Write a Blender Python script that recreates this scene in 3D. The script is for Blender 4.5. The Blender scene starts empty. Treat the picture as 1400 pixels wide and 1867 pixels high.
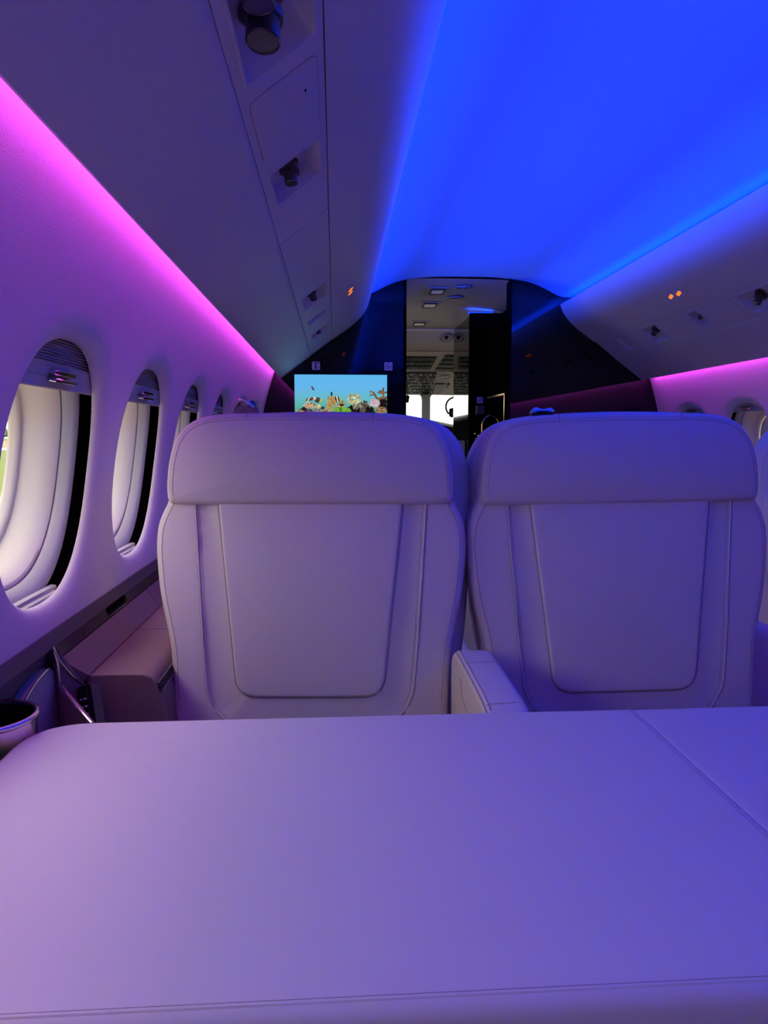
import bpy, math, random
import numpy as np
from mathutils import Vector, Matrix

random.seed(7)
SC = bpy.context.scene
COL = SC.collection
PI = math.pi
EYE = 1.05          # eye height above the cabin floor
OFF = -0.735        # eye position left of the cabin centre line

# ------------------------------------------------------------------ camera
cd = bpy.data.cameras.new('camera')
cd.sensor_fit = 'HORIZONTAL'
cd.sensor_width = 36.0
cd.lens = 36.0 * 1350.0 / 1400.0
cd.clip_start = 0.02
cd.clip_end = 2000
cam = bpy.data.objects.new('camera', cd)
COL.objects.link(cam)
cam.location = (OFF, 0, EYE)
cam.rotation_euler = (math.radians(90 - 5.8576), 0, math.radians(-3.7942))
SC.camera = cam

# ------------------------------------------------------------------ world: overcast sky
wd = bpy.data.worlds.new('overcast_sky')
SC.world = wd
wd.use_nodes = True
nt = wd.node_tree
nt.nodes.clear()
wo = nt.nodes.new('ShaderNodeOutputWorld')
wb = nt.nodes.new('ShaderNodeBackground')
tc = nt.nodes.new('ShaderNodeTexCoord')
sx = nt.nodes.new('ShaderNodeSeparateXYZ')
rp = nt.nodes.new('ShaderNodeValToRGB')
rp.color_ramp.elements[0].position = 0.0
rp.color_ramp.elements[0].color = (0.43, 0.425, 0.405, 1)
rp.color_ramp.elements[1].position = 0.8
rp.color_ramp.elements[1].color = (1.0, 0.95, 0.885, 1)
nt.links.new(tc.outputs['Generated'], sx.inputs[0])
nt.links.new(sx.outputs['Z'], rp.inputs[0])
nt.links.new(rp.outputs[0], wb.inputs['Color'])
wb.inputs['Strength'].default_value = 6.8
nt.links.new(wb.outputs[0], wo.inputs['Surface'])

# ------------------------------------------------------------------ exposure
SC.view_settings.view_transform = 'Standard'
SC.view_settings.look = 'None'
SC.view_settings.exposure = 0.0
SC.view_settings.gamma = 1.0
SC.view_settings.use_curve_mapping = False
try:
    SC.cycles.use_denoising = True
    SC.cycles.max_bounces = 10
    SC.cycles.diffuse_bounces = 6
    SC.cycles.caustics_reflective = False
    SC.cycles.caustics_refractive = False
except Exception:
    pass

# ------------------------------------------------------------------ cove lights (mood lighting strips)
Y0, Y1 = -1.6, 4.2          # cabin length
BLUE = (0.004, 0.052, 1.0)
PINK = (1.0, 0.085, 1.25)


def strip_light(name, x, z, n, length, yc, width, power, color):
    ld = bpy.data.lights.new(name, 'AREA')
    ld.shape = 'RECTANGLE'
    ld.size = width
    ld.size_y = length
    ld.energy = power
    ld.color = color
    o = bpy.data.objects.new(name, ld)
    COL.objects.link(o)
    nz = -Vector(n).normalized()
    ay = Vector((0, 1, 0))
    ax = ay.cross(nz).normalized()
    m = Matrix((ax, ay, nz)).transposed().to_4x4()
    m.translation = Vector((x, yc, z))
    o.matrix_world = m
    return o


for s in (-1, 1):
    strip_light('ceiling_wash_light', s * 0.645, 1.7945, (-s * 0.985, 0, 0.17), 5.7, 1.3, 0.014, 168 if s < 0 else 146, BLUE)
    strip_light('sidewall_wash_light', s * 1.040, 1.408, (s * 0.55, 0, -0.83), 5.7, 1.3, 0.012, 3.4 if s < 0 else 5.2, PINK)

# ------------------------------------------------------------------ materials


def principled(name, color, rough=0.5, metal=0.0, spec=0.5, coat=0.0):
    m = bpy.data.materials.new(name)
    m.use_nodes = True
    b = m.node_tree.nodes['Principled BSDF']
    b.inputs['Base Color'].default_value = (*color, 1)
    b.inputs['Roughness'].default_value = rough
    b.inputs['Metallic'].default_value = metal
    b.inputs['Specular IOR Level'].default_value = spec
    b.inputs['Coat Weight'].default_value = coat
    return m


def add_bump(m, scale, strength, dist=0.001, kind='noise', stretch=(1, 1, 1), vary=0.0):
    n = m.node_tree.nodes
    l = m.node_tree.links
    b = n['Principled BSDF']
    t = n.new('ShaderNodeTexCoord')
    mp = n.new('ShaderNodeMapping')
    mp.inputs['Scale'].default_value = stretch
    l.new(t.outputs['Object'], mp.inputs[0])
    if kind == 'voronoi':
        tx = n.new('ShaderNodeTexVoronoi')
        out = tx.outputs['Distance']
    else:
        tx = n.new('ShaderNodeTexNoise')
        tx.inputs['Detail'].default_value = 3
        out = tx.outputs['Fac']
    tx.inputs['Scale'].default_value = scale
    l.new(mp.outputs[0], tx.inputs['Vector'])
    bp = n.new('ShaderNodeBump')
    bp.inputs['Strength'].default_value = strength
    bp.inputs['Distance'].default_value = dist
    l.new(out, bp.inputs['Height'])
    l.new(bp.outputs[0], b.inputs['Normal'])
    if vary > 0:
        c = b.inputs['Base Color'].default_value[:]
        mx = n.new('ShaderNodeMix')
        mx.data_type = 'RGBA'
        mx.inputs['A'].default_value = (c[0] * (1 - vary), c[1] * (1 - vary), c[2] * (1 - vary), 1)
        mx.inputs['B'].default_value = (min(1, c[0] * (1 + vary)), min(1, c[1] * (1 + vary)), min(1, c[2] * (1 + vary)), 1)
        l.new(out, mx.inputs['Factor'])
        l.new(mx.outputs['Result'], b.inputs['Base Color'])
    return m


def emission(name, color, strength):
    m = bpy.data.materials.new(name)
    m.use_nodes = True
    n = m.node_tree.nodes
    n.clear()
    o = n.new('ShaderNodeOutputMaterial')
    e = n.new('ShaderNodeEmission')
    e.inputs['Color'].default_value = (*color, 1)
    e.inputs['Strength'].default_value = strength
    m.node_tree.links.new(e.outputs[0], o.inputs[0])
    return m


def pane_glass(name):
    m = bpy.data.materials.new(name)
    m.use_nodes = True
    n = m.node_tree.nodes
    l = m.node_tree.links
    n.clear()
    o = n.new('ShaderNodeOutputMaterial')
    mx = n.new('ShaderNodeMixShader')
    tr = n.new('ShaderNodeBsdfTransparent')
    tr.inputs[0].default_value = (0.96, 0.97, 0.96, 1)
    gl = n.new('ShaderNodeBsdfGlossy')
    gl.inputs['Roughness'].default_value = 0.02
    fr = n.new('ShaderNodeFresnel')
    fr.inputs['IOR'].default_value = 1.25
    l.new(fr.outputs[0], mx.inputs[0])
    l.new(tr.outputs[0], mx.inputs[1])
    l.new(gl.outputs[0], mx.inputs[2])
    l.new(mx.outputs[0], o.inputs[0])
    return m


M = {}
M['leather'] = add_bump(principled('seat_leather', (0.67, 0.58, 0.57), 0.48, spec=0.35), 420, 0.10, 0.0006)
M['leather_table'] = add_bump(principled('table_leather', (0.70, 0.61, 0.60), 0.50, spec=0.35), 420, 0.12, 0.0006)
M['seam'] = principled('leather_seam', (0.44, 0.38, 0.38), 0.7, spec=0.2)
M['thread'] = principled('stitch_thread', (0.42, 0.37, 0.37), 0.8, spec=0.1)
M['tan_leather'] = add_bump(principled('taupe_ledge_leather', (0.245, 0.155, 0.135), 0.5, spec=0.3), 420, 0.1, 0.0006)
M['tan_seam'] = principled('taupe_ledge_seam', (0.40, 0.27, 0.22), 0.6, spec=0.3)
M['fabric'] = add_bump(principled('sidewall_fabric', (0.66, 0.58, 0.60), 0.85, spec=0.15), 620, 0.5, 0.0016, stretch=(1, 0.75, 1), vary=0.10)
M['shell'] = principled('overhead_satin', (0.55, 0.53, 0.58), 0.42, spec=0.35)
M['groove'] = principled('panel_groove', (0.40, 0.36, 0.36), 0.7, spec=0.2)
M['ceiling'] = principled('ceiling_liner_blue_wash', (0.22, 0.47, 0.78), 0.7, spec=0.2)  # blue of the LED wash is partly put into this base colour
M['lacquer'] = principled('black_lacquer', (0.003, 0.003, 0.004), 0.03, spec=0.50)
M['satin'] = principled('satin_black', (0.003, 0.003, 0.004), 0.5, spec=0.0)
M['black'] = principled('black_plastic', (0.008, 0.008, 0.010), 0.5, spec=0.3)
M['void'] = principled('dark_cavity', (0.004, 0.004, 0.004), 0.9, spec=0.0)
M['chrome'] = principled('chrome', (0.72, 0.68, 0.68), 0.12, 1.0)
M['gunmetal'] = principled('gunmetal', (0.16, 0.145, 0.15), 0.28, 1.0)
M['lens'] = principled('smoked_lens', (0.05, 0.05, 0.06), 0.12, spec=0.6)
M['bezel'] = principled('cream_bezel', (0.86, 0.77, 0.62), 0.35, spec=0.4)
M['flange'] = principled('window_flange', (0.42, 0.39, 0.40), 0.45, spec=0.35)
M['shade'] = principled('pleated_shade', (0.55, 0.52, 0.54), 0.7, spec=0.2)
M['glass'] = pane_glass('window_glass')
M['taupe'] = principled('taupe_rail', (0.13, 0.10, 0.105), 0.55, spec=0.3)
M['veneer'] = principled('dark_wood_veneer', (0.10, 0.078, 0.062), 0.16, spec=0.5, coat=0.5)
M['grey'] = principled('grey_panel', (0.36, 0.34, 0.35), 0.6, spec=0.4)
M['carpet'] = add_bump(principled('carpet', (0.30, 0.26, 0.23), 0.95, spec=0.05), 260, 0.6, 0.003, vary=0.12)
M['white'] = principled('white_plate', (0.80, 0.80, 0.82), 0.5)
M['red'] = principled('red_print', (0.35, 0.02, 0.02), 0.5)
M['ink'] = principled('dark_print', (0.03, 0.03, 0.05), 0.5)
M['belt'] = add_bump(principled('seat_belt_webbing', (0.30, 0.24, 0.24), 0.85, spec=0.1), 600, 0.4, 0.001)
M['gold'] = principled('brushed_gold', (0.78, 0.48, 0.24), 0.22, 1.0)
M['vestibule'] = principled('vestibule_liner', (0.30, 0.27, 0.26), 0.6, spec=0.25)
M['cockpit'] = principled('cockpit_liner', (0.50, 0.44, 0.38), 0.65, spec=0.2)
M['switch'] = principled('switch_black', (0.012, 0.012, 0.014), 0.5, spec=0.3)
M['instrument'] = add_bump(principled('instrument_panel', (0.045, 0.045, 0.05), 0.55, spec=0.3), 60, 0.4, 0.003, vary=0.5)
M['cream'] = principled('cream_panel', (0.75, 0.62, 0.42), 0.5)
M['orange'] = emission('lit_pictogram', (1.0, 0.16, 0.03), 1.6)
M['led_blue'] = emission('blue_led', BLUE, 2.0)
M['led_pink'] = emission('pink_led', PINK, 1.5)
M['diffuser'] = principled('lamp_diffuser', (0.80, 0.76, 0.66), 0.4)
M['glyph'] = principled('button_legend', (0.75, 0.75, 0.80), 0.4)
M['skin'] = principled('fuselage_skin', (0.75, 0.75, 0.76), 0.35)
M['grass'] = add_bump(principled('grass_ground', (0.085, 0.11, 0.030), 0.95, spec=0.05), 0.6, 0.3, 0.05, vary=0.30)
M['field'] = add_bump(principled('dry_field', (0.17, 0.125, 0.075), 0.95, spec=0.05), 0.3, 0.3, 0.05, vary=0.2)
M['path'] = principled('pale_concrete', (0.30, 0.29, 0.27), 0.9)
M['leaf'] = add_bump(principled('tree_foliage', (0.10, 0.13, 0.06), 0.9, spec=0.1), 3.0, 0.6, 0.2, vary=0.5)
M['bark'] = principled('tree_bark', (0.12, 0.09, 0.07), 0.9)

# ------------------------------------------------------------------ mesh helpers


class MB:
    def __init__(self):
        self.V = []
        self.F = []
        self.C = []

    def add(self, verts, faces):
        o = len(self.V)
        self.V += [tuple(map(float, v)) for v in verts]
        self.F += [tuple(i + o for i in f) for f in faces]
        return self

    def box(self, c, size, mat=None):
        x, y, z = [v / 2 for v in size]
        vs = [Vector(p) for p in ((-x, -y, -z), (x, -y, -z), (x, y, -z), (-x, y, -z), (-x, -y, z), (x, -y, z), (x, y, z), (-x, y, z))]
        if mat is not None:
            vs = [mat @ v for v in vs]
        vs = [v + Vector(c) for v in vs]
        return self.add(vs, [(0, 3, 2, 1), (4, 5, 6, 7), (0, 1, 5, 4), (1, 2, 6, 5), (2, 3, 7, 6), (3, 0, 4, 7)])

    def tube(self, path, r, n=8, closed=False, cap=True):
        P = [Vector(p) for p in path]
        m = len(P)
        rr = r if hasattr(r, '__len__') else [r] * m
        rings = []
        prev = None
        for i in range(m):
            if closed:
                t = P[(i + 1) % m] - P[i - 1]
            else:
                t = P[min(i + 1, m - 1)] - P[max(i - 1, 0)]
            t.normalize()
            if prev is None:
                a = Vector((0, 0, 1)) if abs(t.z) < 0.9 else Vector((1, 0, 0))
                u = t.cross(a).normalized()
            else:
                u = (prev - t * prev.dot(t)).normalized()
            prev = u
            w = t.cross(u)
            rings.append([P[i] + (u * math.cos(2 * PI * k / n) + w * math.sin(2 * PI * k / n)) * rr[i] for k in range(n)])
        self.loft(rings, closed_u=True, closed_v=closed)
        if not closed and cap:
            o = len(self.V) - m * n
            self.F.append(tuple(o + k for k in range(n))[::-1])
            self.F.append(tuple(o + (m - 1) * n + k for k in range(n)))
        return self

    def loft(self, rings, closed_u=True, closed_v=False):
        n = len(rings[0])
        m = len(rings)
        vs = [v for r in rings for v in r]
        fs = []
        for i in range(m if closed_v else m - 1):
            j = (i + 1) % m
            for k in range(n if closed_u else n - 1):
                l = (k + 1) % n
                fs.append((i * n + k, i * n + l, j * n + l, j * n + k))
        return self.add(vs, fs)

    def lathe(self, prof, mat, n=24):
        """prof: (radius, height) pairs turned about the local Z of mat"""
        rings = []
        for r, h in prof:
            rings.append([mat @ Vector((max(r, 1e-5) * math.cos(2 * PI * k / n), max(r, 1e-5) * math.sin(2 * PI * k / n), h)) for k in range(n)])
        return self.loft(rings)

    def extrude(self, prof, y0, y1, cap=True, ny=1, closed=True):
        """closed profile of (x, z) pushed along Y"""
        rings = [[(x, y0 + (y1 - y0) * i / ny, z) for x, z in prof] for i in range(ny + 1)]
        self.loft(rings, closed_u=closed)
        if cap and closed:
            n = len(prof)
            o = len(self.V) - n * (ny + 1)
            self.F.append(tuple(o + k for k in range(n)))
            self.F.append(tuple(o + n * ny + k for k in range(n))[::-1])
        return self

    def build(self, name, mat, parent=None, base=None, sharp=40, smooth=True):
        V = self.V
        if base is not None:
            bx, by, bz = base
            V = [(x - bx, y - by, z - bz) for x, y, z in V]
        me = bpy.data.meshes.new(name)
        me.from_pydata(V, [], self.F)
        me.materials.append(mat)
        me.validate()
        if smooth and len(me.polygons):
            me.polygons.foreach_set('use_smooth', [True] * len(me.polygons))
            me.set_sharp_from_angle(angle=math.radians(sharp))
        me.update()
        o = bpy.data.objects.new(name, me)
        COL.objects.link(o)
        if parent is not None:
            o.parent = parent
        return o


def tag(o, label=None, cat=None, group=None, kind=None):
    if label:
        o['label'] = label
    if cat:
        o['category'] = cat
    if group:
        o['group'] = group
    if kind:
        o['kind'] = kind
    return o


def thing(name, loc, label=None, cat=None, group=None, kind=None, rz=0.0):
    o = bpy.data.objects.new(name, None)
    COL.objects.link(o)
    o.empty_display_size = 0.05
    o.location = loc
    o.rotation_euler = (0, 0, rz)
    return tag(o, label, cat, group, kind)


def copy_tree(o, parent=None):
    c = o.copy()
    COL.objects.link(c)
    if parent is not None:
        c.parent = parent
    for ch in list(o.children):
        copy_tree(ch, c)
    return c


def spline(pts, n, closed=True):
    P = np.array(pts, float)
    m = len(P)
    out = []
    segs = m if closed else m - 1
    for i in range(segs):
        if closed:
            p0, p1, p2, p3 = P[i - 1], P[i], P[(i + 1) % m], P[(i + 2) % m]
        else:
            p0, p1, p2, p3 = P[max(i - 1, 0)], P[i], P[i + 1], P[min(i + 2, m - 1)]
        for t in np.linspace(0, 1, 16, endpoint=False):
            out.append(0.5 * ((2 * p1) + (p2 - p0) * t + (2 * p0 - 5 * p1 + 4 * p2 - p3) * t * t + (3 * p1 - p0 - 3 * p2 + p3) * t ** 3))
    if not closed:
        out.append(P[-1])
    return resample(np.array(out), n, closed)


def resample(Q, n, closed=True):
    Q = np.array(Q, float)
    if closed:
        Q = np.vstack([Q, Q[:1]])
    d = np.concatenate([[0], np.cumsum(np.linalg.norm(np.diff(Q, axis=0), axis=1))])
    t = np.linspace(0, d[-1], n, endpoint=not closed)
    return np.stack([np.interp(t, d, Q[:, k]) for k in range(Q.shape[1])], 1)


def inset(O, d):
    t = np.roll(O, -1, 0) - np.roll(O, 1, 0)
    t /= np.linalg.norm(t, axis=1, keepdims=True) + 1e-12
    nrm = np.stack([-t[:, 1], t[:, 0]], 1)
    area = 0.5 * np.sum(O[:, 0] * np.roll(O[:, 1], -1) - np.roll(O[:, 0], -1) * O[:, 1])
    if area < 0:
        nrm = -nrm
    return O + nrm * d


def round_poly(pts, rad, seg=6):
    """closed polygon with rounded corners; rad is one number or one per corner"""
    P = [np.array(p, float) for p in pts]
    n = len(P)
    out = []
    for i in range(n):
        r = rad[i] if hasattr(rad, '__len__') else rad
        a, b, c = P[i - 1], P[i], P[(i + 1) % n]
        if r <= 1e-6:
            out.append(b)
            continue
        u = (a - b) / np.linalg.norm(a - b)
        v = (c - b) / np.linalg.norm(c - b)
        ang = math.acos(max(-1, min(1, float(u @ v))))
        k = min(r / math.tan(ang / 2), 0.48 * min(np.linalg.norm(a - b), np.linalg.norm(c - b)))
        p, q = b + u * k, b + v * k
        for t in np.linspace(0, 1, seg + 1):
            out.append((1 - t) ** 2 * p + 2 * t * (1 - t) * b + t * t * q)
    return np.array(out)


def pad(mb, outline, yb, th, er, dome=0.0, fr=None, fdome=0.0, to3=None):
    """a cushion: outline in (x, z), rear face at yb(x, z), thickness th forward, rounded edges"""
    if to3 is None:
        to3 = lambda x, y, z: (x, y, z)
    fr = er if fr is None else fr
    c = outline.mean(0)
    rings = []

    def ring(O, dep):
        return [to3(x, yb(x, z) + dep, z) for x, z in O]
    inn = inset(outline, er)
    ss = (0.01, 0.12, 0.24, 0.36, 0.48, 0.58, 0.67, 0.75, 0.82, 0.88, 0.93, 0.97)
    for s in ss:
        rings.append(ring(c + (inn - c) * s, -dome * (1 - s ** 2.5)))
    for k in range(6):
        t = PI / 2 * (1 - k / 5)
        rings.append(ring(inset(outline, er * (1 - math.cos(t))), er * (1 - math.sin(t))))
    for k in range(6):
        t = PI / 2 * (k / 5)
        rings.append(ring(inset(outline, fr * (1 - math.cos(t))), th - fr * (1 - math.sin(t))))
    inn2 = inset(outline, fr)
    for s in ss[::-1]:
        rings.append(ring(c + (inn2 - c) * s, th + fdome * (1 - s ** 2.5)))
    k0, nn_ = len(mb.V), len(outline)
    mb.loft(rings)
    mb.F.append(tuple(k0 + i for i in range(nn_))[::-1])
    mb.F.append(tuple(len(mb.V) - nn_ + i for i in range(nn_)))
    return mb


def dashes(mb, path, pitch, length, r, nrm=None):
    """short stitches along a 3-D polyline"""
    P = np.array(path, float)
    L = np.sum(np.linalg.norm(np.diff(P, axis=0), axis=1))
    n = max(2, int(L / pitch))
    Q = resample(P, n, closed=False)
    for i in range(n - 1):
        d = Q[i + 1] - Q[i]
        d = d / (np.linalg.norm(d) + 1e-9)
        a, b = Q[i], Q[i] + d * length
        mb.tube([a, (a + b) / 2, b], [r * 0.6, r, r * 0.6], 5)
    return mb


# ------------------------------------------------------------------ fuselage mapping
RAD, ZC, XO = 2.131, 0.679, -0.94
PHC = math.asin((0.988 - ZC) / RAD)     # angle of the window centres


def wall_pt(s, y, b, d):
    ph = PHC + b / RAD
    return (s * (XO + (RAD + d) * math.cos(ph)), y, ZC + (RAD + d) * math.sin(ph))


B_LO = (math.asin((0.737 - ZC) / RAD) - PHC) * RAD
B_HI = (math.asin((1.425 - ZC) / RAD) - PHC) * RAD
WA, WB = 0.194, 0.209         # half sizes of the window opening


def supell(a, b, tx, p=2.35):
    c, s_ = math.cos(tx), math.sin(tx)
    return (a * math.copysign(abs(c) ** (2 / p), c), b * math.copysign(abs(s_) ** (2 / p), s_))


NW = 96
PITCH = 0.515
LEFT_W = [1.205 + PITCH * k for k in range(-4, 6)]
RIGHT_W = [3.31 + PITCH * k for k in range(-2, 2)]
TH_E = [2 * PI * k / NW for k in range(NW)]


def oval(off, e=0.0):
    """ring of (a, b) at offset off outside the opening"""
    return [supell(WA + off, WB + off, t) for t in TH_E]


def rect_ring(a0, a1):
    q = NW // 4
    pts = []
    cor = [(a1, B_LO), (a1, B_HI), (a0, B_HI), (a0, B_LO)]
    for i in range(4):
        p, r = cor[i], cor[(i + 1) % 4]
        for k in range(q):
            t = k / q
            pts.append((p[0] + (r[0] - p[0]) * t, p[1] + (r[1] - p[1]) * t))
    return pts


def side_wall(s, name, centres, label):
    mb = MB()
    for yc in centres:
        R0 = rect_ring(-PITCH / 2, PITCH / 2)
        angs = [math.atan2(b / WB, a / WA) for a, b in R0]
        rings = []

        def O(off):
            return [supell(WA + off, WB + off, t) for t in angs]
        # the angle spacing of a rectangle, then the lip rolling outwards
        for t in (0.0, 0.35, 0.65, 0.88):
            E1 = O(0.05)
            rings.append([wall_pt(s, yc + a0 + (a1 - a0) * t, b0 + (b1 - b0) * t, 0) for (a0, b0), (a1, b1) in zip(R0, E1)])
        for off, d in ((0.05, 0.0), (0.040, 0.0004), (0.031, 0.0014), (0.023, 0.003), (0.016, 0.0055), (0.010, 0.0085), (0.005, 0.0125), (0.001, 0.017), (0.0, 0.022), (0.003, 0.024), (0.028, 0.024)):
            rings.append([wall_pt(s, yc + a, b, d) for a, b in O(off)])
        mb.loft(rings)
    ya, yb_ = centres[0] - PITCH / 2, centres[-1] + PITCH / 2
    for p, q in ((Y0, ya), (yb_, Y1)):
        if q - p > 0.001:
            rings = [[wall_pt(s, p + (q - p) * i / 4, B_LO + (B_HI - B_LO) * k / 24, 0) for k in range(25)] for i in range(5)]
            mb.loft(rings, closed_u=False)
    o = mb.build(name, M['fabric'], sharp=60)
    return tag(o, label, kind='structure')


side_wall(-1, 'wall_left', LEFT_W, 'left sidewall in pale woven fabric with oval windows')
side_wall(1, 'wall_right', RIGHT_W, 'right sidewall in pale woven fabric with oval windows')

# ---- lower walls, floor, roof skin, end wall
for s, nm in ((-1, 'wall_left_lower'), (1, 'wall_right_lower')):
    pr = [(1.194, 0.740), (1.192, 0.714), (1.208, 0.66), (1.235, 0.62), (1.235, 0.42), (1.05, 0.0)]
    mb = MB()
    mb.loft([[(s * x, y, z) for x, z in pr] for y in (Y0, Y1)], closed_u=False)
    tag(mb.build(nm, M['taupe'], sharp=30), 'dark taupe lower side panel under the windows', kind='structure')
    mb = MB()
    mb.extrude([(s * 1.193, 0.740), (s * 1.1865, 0.740), (s * 1.1840, 0.7150), (s * 1.193, 0.7140)], Y0, Y1)
    tag(mb.build('trim_1' if s < 0 else 'trim_2', M['taupe'], sharp=30), 'taupe rail along the foot of the sidewall', kind='structure')
mb = MB()
mb.box((0, (Y0 + 7.2) / 2, -0.02), (2.7, 7.2 - Y0, 0.04))
tag(mb.build('floor', M['carpet']), 'carpeted cabin floor', kind='structure')
mb = MB()
n = 40
mb.loft([[(1.215 * math.cos(0.50 + (PI - 1.0) * k / n), y, 0.85 + 1.215 * math.sin(0.50 + (PI - 1.0) * k / n)) for k in range(n + 1)] for y in (Y0, 7.0)], closed_u=False)
tag(mb.build('ceiling_2', M['skin']), 'roof skin above the cabin liner', kind='structure')
mb = MB()
mb.box((0, Y0 - 0.03, 1.0), (2.6, 0.05, 2.2))
tag(mb.build('wall_aft', M['veneer']), 'aft cabin wall behind the camera', kind='structure')

# ---- ceiling
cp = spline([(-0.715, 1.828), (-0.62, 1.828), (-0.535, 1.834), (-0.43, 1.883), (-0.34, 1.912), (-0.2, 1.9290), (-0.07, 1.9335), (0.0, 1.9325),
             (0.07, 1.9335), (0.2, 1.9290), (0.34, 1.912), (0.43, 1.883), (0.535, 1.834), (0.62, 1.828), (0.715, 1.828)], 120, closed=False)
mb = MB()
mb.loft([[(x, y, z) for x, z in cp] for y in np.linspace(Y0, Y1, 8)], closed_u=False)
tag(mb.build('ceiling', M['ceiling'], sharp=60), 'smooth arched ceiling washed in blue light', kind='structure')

# ------------------------------------------------------------------ overhead panels
BIN = [(1.027, 1.371), (0.945, 1.431), (0.863, 1.492)]          # lip to outer groove
BIN2 = [(0.7444, 1.5814), (0.70, 1.612), (0.64, 1.655), (0.585, 1.707), (0.556, 1.748), (0.540, 1.787)]
PS0, PS1 = np.array((0.860, 1.4935)), np.array((0.745, 1.5808))   # service strip, outer and inner edge
PSL = float(np.linalg.norm(PS1 - PS0))
PSU_ = (PS1 - PS0) / PSL
PSN = np.array((PSU_[1], -PSU_[0]))           # into the bin
if PSN[1] < 0:
    PSN = -PSN


def ps_pt(s, u, y, d):
    p = PS0 + PSU_ * u + PSN * d
    return (s * p[0], y, p[1])


def overhead(s, label):
    root = thing('overhead_locker', (s * 0.8, 1.3, 1.35), label, 'overhead locker')
    b = root.location
    low = spline([(1.030, 1.392), (1.0315, 1.378)] + BIN, 24, closed=False)
    low = np.vstack([[(1.015, 1.43)], low, [(0.8612, 1.499)], [(0.875, 1.53)]])
    mb = MB()
    mb.loft([[(s * x, y, z) for x, z in low] for y in np.linspace(Y0, Y1, 6)], closed_u=False)
    mb.build('lower_fairing', M['shell'], root, b, sharp=50)
    up = spline(BIN2, 40, closed=False)
    up = np.vstack([[(0.755, 1.62)], [(0.7455, 1.586)], up, [(0.543, 1.790)], [(0.549, 1.786)], [(0.566, 1.742)], [(0.705, 1.742)], [(0.712, 1.832)]])
    mb = MB()
    mb.loft([[(s * x, y, z) for x, z in up] for y in np.linspace(Y0, Y1, 6)], closed_u=False)
    mb.build('upper_fairing', M['shell'], root, b, sharp=50)
    # dark channel behind the service strip and closing back
    mb = MB()
    bk = [(0.868, 1.500), (0.905, 1.56), (0.885, 1.62), (0.77, 1.68), (0.735, 1.62), (0.7435, 1.588)]
    mb.loft([[(s * x, y, z) for x, z in bk] for y in (Y0, Y1)], closed_u=False)
    mb.build('back_channel', M['groove'], root, b)
    mb = MB()
    mb.box((s * 0.662, 1.3, 1.7955), (0.008, 5.7, 0.014))
    mb.build('led_strip', M['led_blue'], root, b)
    mb = MB()
    mb.box((s * 1.036, 1.3, 1.4165), (0.014, 5.7, 0.008))
    mb.build('led_strip', M['led_pink'], root, b)
    zh = 1.8049 if s < 0 else 1.8038      # unseen hood added to keep strip light off the nearest ceiling
    mb = MB()
    mb.box((s * 0.653, 1.3, zh + 0.0015), (0.106, 5.78, 0.003))
    mb.build('light_hood', M['shell'], root, b)
    mb = MB()   # rail the pink strip sits on
    mb.extrude([(s * 1.012, 1.422), (s * 1.06, 1.421), (s * 1.08, 1.44), (s * 1.02, 1.47)], Y0, Y1)
    mb.build('cove_rail', M['shell'], root, b)
    return root


overhead(-1, 'long off-white overhead locker fairing along the left side of the cabin')
overhead(1, 'long off-white overhead locker fairing along the right side of the cabin')


def axis_matrix(origin, zdir):
    z = Vector(zdir).normalized()
    a = Vector((0, 1, 0)) if abs(z.y) < 0.9 else Vector((1, 0, 0))
    x = a.cross(z).normalized()
    y = z.cross(x)
    m = Matrix((x, y, z)).transposed().to_4x4()
    m.translation = Vector(origin)
    return m


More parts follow.
